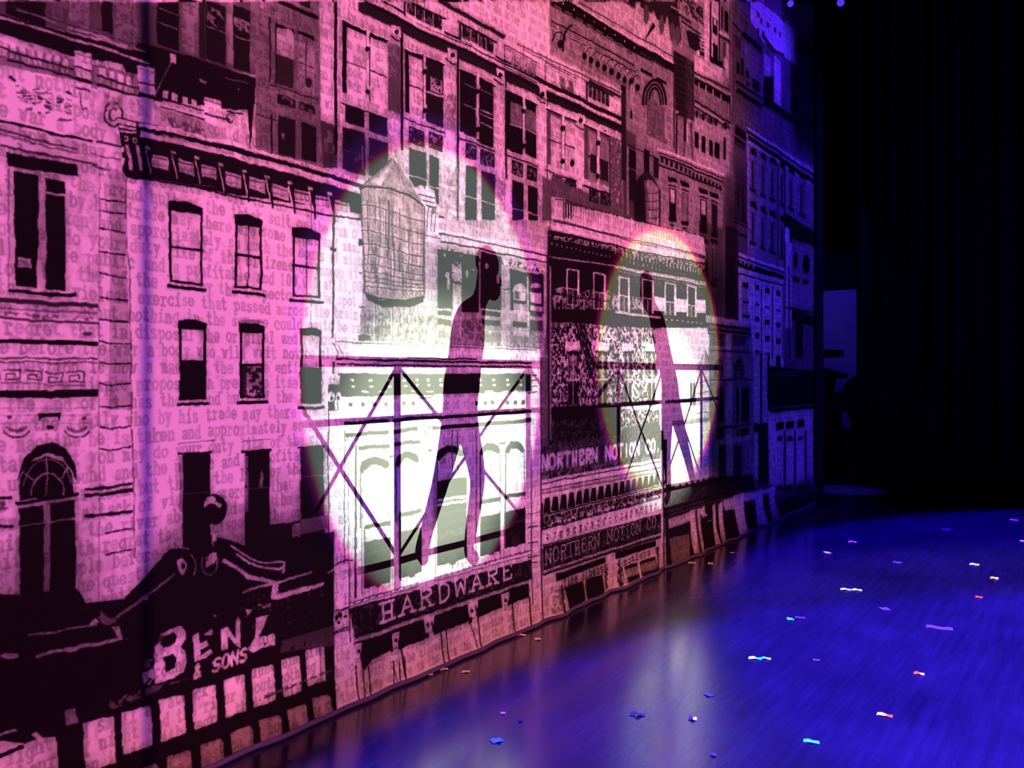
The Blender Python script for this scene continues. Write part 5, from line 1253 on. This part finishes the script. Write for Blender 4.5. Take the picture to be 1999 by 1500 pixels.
# ------------------------------------------------------------------ bridge and walkers behind the cloth
DO = 0.85
def behind(px, py, lamp=0, back=DO, dx=0.0):     # point whose shadow falls at (px, py) of the photograph
    s, z = wall(px, py); L = LAMPS[lamp]; k = (back + dx) / LAMP_BACK
    return Vector((WX - back - dx, s + (L['s'] - s) * k, z + (L['z'] - z) * k))
def sh(s, z, back):                              # same from wall coordinates, taking the nearer lamp
    L = LAMPS[0] if s < 4.5 else LAMPS[1]; k = back / LAMP_BACK
    return Vector((WX - back, s + (L['s'] - s) * k, z + (L['z'] - z) * k))
FEET = wall(900, 1112)[1]
deck_z = sh(3.2, FEET, DO).z - .05
O0 = Vector((WX - DO, 4.2, 0))
def cw(name, bm, m, t):
    for v in bm.verts: v.co -= O0
    return obj(name, bm, m, t)
t = thing('catwalk', 'low steel bridge behind the backdrop that the two walkers tread', 'bridge', O0)
bm = N(); box(bm, WX - DO - .45, WX - DO + .33, .4, 8.4, deck_z - .10, deck_z - .005); cw('deck', bm, M_DECK, t)
for y in (1.05, 3.94, 7.4):
    for x in (WX - DO - .38, WX - DO + .26):
        bm = N(); tube(bm, [(x, y, 0), (x, y, deck_z - .09)], .025, 8); cw('leg', bm, M_STEEL, t)
posts = [1.05, 2.13, 2.85, 3.94, 5.03, 5.75, 6.47, 7.4]
for back, rr, lb in ((DO - .30, .019, 'cross-braced railing on the bridge side nearer the backdrop'), (DO + .42, .014, 'cross-braced railing on the bridge side nearer the lamps')):
    t = thing('guard_railing', lb, 'railing', O0, 0, 'railings of the bridge')
    for s in posts:
        a = sh(s, 1.57, back); bm = N(); tube(bm, [(a.x, a.y, deck_z - .004), (a.x, a.y, a.z)], rr * 1.25, 8); cw('post', bm, M_STEEL, t)
    for z, k in ((1.555, 1.25), (1.285, .8), (.60, .9)):
        bm = N(); tube(bm, [sh(s, z, back) for s in posts], rr * k, 8); cw('rail', bm, M_STEEL, t)
    for sa, sb in zip(posts[:-1], posts[1:]):
        for z0, z1 in ((1.54, .62), (.62, 1.54)):
            bm = N(); tube(bm, [sh(sa, z0, back), sh(sb, z1, back)], rr * .62, 6); cw('brace', bm, M_STEEL, t)

def walker(name, label, lamp, J, R_, links, hair):
    names = list(J); idx = {n: i for i, n in enumerate(names)}
    me = bpy.data.meshes.new(name)
    P0 = [behind(px, py, lamp, DO, dx) for px, py, dx in J.values()]
    base = Vector((P0[idx['pelvis']].x, P0[idx['pelvis']].y, deck_z))
    me.from_pydata([tuple(p - base) for p in P0], [(idx[a], idx[b]) for a, b in links], [])
    o = bpy.data.objects.new(name, me); C.objects.link(o); o.location = base
    sk = o.modifiers.new('skin', 'SKIN'); sk.use_smooth_shade = True
    for n, v in zip(names, me.skin_vertices[0].data):
        r = R_[n]; v.radius = r if isinstance(r, tuple) else (r, r); v.use_root = (n == 'pelvis')
    ss = o.modifiers.new('subdivision', 'SUBSURF'); ss.levels = 2; ss.render_levels = 2
    me.materials.append(M_COAT)
    tag(o, label, 'person')
    # hair: a rough cap over the crown, part of the person
    c = behind(*hair[:2], lamp, DO, 0) - base; rx = hair[2]
    bm = N(); bmesh.ops.create_icosphere(bm, subdivisions=3, radius=1)
    for v in bm.verts:
        d = v.co.copy(); q = 1 + .07 * math.sin(d.x * 19 + d.y * 13) * math.sin(d.z * 17)
        v.co = Vector((d.x * .085 * q, d.y * rx * q, d.z * rx * .9 * q)) + c
    obj('hair', bm, M_HAIR, o, True)
    return o
def fingers(J, R_, links, tag_, hand, d):
    px, py, dx = hand
    for i, (ox_, oy, ln) in enumerate(((-1.6, 2, 13), (-.6, 3, 16), (.5, 3, 15), (1.5, 2, 12))):
        a, b = f'{tag_}k{i}', f'{tag_}t{i}'
        J[a] = (px + ox_ * 2.4 * d, py + oy + 5, dx + (i - 1.5) * .02); J[b] = (px + ox_ * 2.4 * d + 1, py + oy + 5 + ln, dx + (i - 1.5) * .022)
        R_[a] = .010; R_[b] = .008; links += [(tag_ + 'hand', a), (a, b)]
    J[tag_ + 'th'] = (px + 5 * d, py + 8, dx - .04); R_[tag_ + 'th'] = .010; links.append((tag_ + 'hand', tag_ + 'th'))

# the nearer walker, leaning to the right in mid-stride
J = dict(pelvis=(899, 785, 0), waist=(905, 730, 0), chest=(915, 660, 0), upper=(921, 620, 0), neck=(934, 592, 0), head=(952, 546, 0), crown=(952, 520, 0), top=(952, 503, 0),
 nose=(980, 552, 0), chin=(974, 582, 0),
 lsh=(912, 618, .17), lel=(893, 690, .20), lhand=(898, 762, .17), rsh=(920, 620, -.17), rel=(900, 692, -.20), rhand=(905, 764, -.17),
 lhip=(890, 806, .08), lkn=(864, 935, .08), lan=(824, 1072, .08), lheel=(812, 1092, .08), lto=(832, 1104, .08),
 rhip=(908, 806, -.08), rkn=(935, 935, -.08), ran=(914, 1078, -.08), rto=(934, 1100, -.08))
RR = dict(pelvis=.142, waist=.138, chest=.145, upper=.118, neck=.056, head=.086, crown=.088, top=.05, nose=.022, chin=.040, lsh=.07, lel=.045, lhand=.034, rsh=.07, rel=.045, rhand=.034,
 lhip=.098, lkn=.066, lan=.045, lheel=.04, lto=.03, rhip=.098, rkn=.068, ran=.045, rto=.035)
LK = [('pelvis', 'waist'), ('waist', 'chest'), ('chest', 'upper'), ('upper', 'neck'), ('neck', 'head'), ('head', 'crown'), ('crown', 'top'), ('head', 'nose'), ('head', 'chin'), ('upper', 'lsh'), ('lsh', 'lel'), ('lel', 'lhand'), ('upper', 'rsh'), ('rsh', 'rel'), ('rel', 'rhand'),
 ('pelvis', 'lhip'), ('lhip', 'lkn'), ('lkn', 'lan'), ('lan', 'lheel'), ('lan', 'lto'), ('pelvis', 'rhip'), ('rhip', 'rkn'), ('rkn', 'ran'), ('ran', 'rto')]
J1, R1, L1 = dict(J), dict(RR), list(LK)
for tg in ('l', 'r'): fingers(J1, R1, L1, tg, J1[tg + 'hand'], 1)
walker('person', 'person striding and leaning to the right, casting the larger left silhouette on the cloth', 0, J1, R1, L1, (951, 514, .098))
# the farther walker, leaning to the left with a hand near the rail
J2 = dict(pelvis=(1311, 780, 0), waist=(1306, 735, 0), chest=(1292, 670, 0), upper=(1284, 632, 0), neck=(1273, 604, 0), head=(1264, 580, 0), crown=(1263, 556, 0), top=(1263, 543, 0), nose=(1250, 578, 0), chin=(1254, 594, 0),
 lsh=(1288, 632, .17), lel=(1300, 690, .20), lhand=(1312, 742, .17), rsh=(1283, 634, -.17), rel=(1290, 690, -.19), rhand=(1281, 712, -.16),
 lhip=(1317, 796, .08), lkn=(1338, 880, .08), lan=(1358, 962, .08), lheel=(1361, 975, .08), lto=(1352, 982, .08), rhip=(1306, 796, -.08), rkn=(1303, 880, -.08), ran=(1307, 968, -.08), rto=(1299, 984, -.08))
R2 = dict(RR); R2.update(lheel=.035, chest=.125, upper=.10, waist=.125, pelvis=.13)
L2 = list(LK)
for tg in ('l', 'r'): fingers(J2, R2, L2, tg, J2[tg + 'hand'], -.5)
walker('person', 'person leaning to the left with a hand at the rail, casting the smaller right silhouette', 1, J2, R2, L2, (1263, 553, .094))
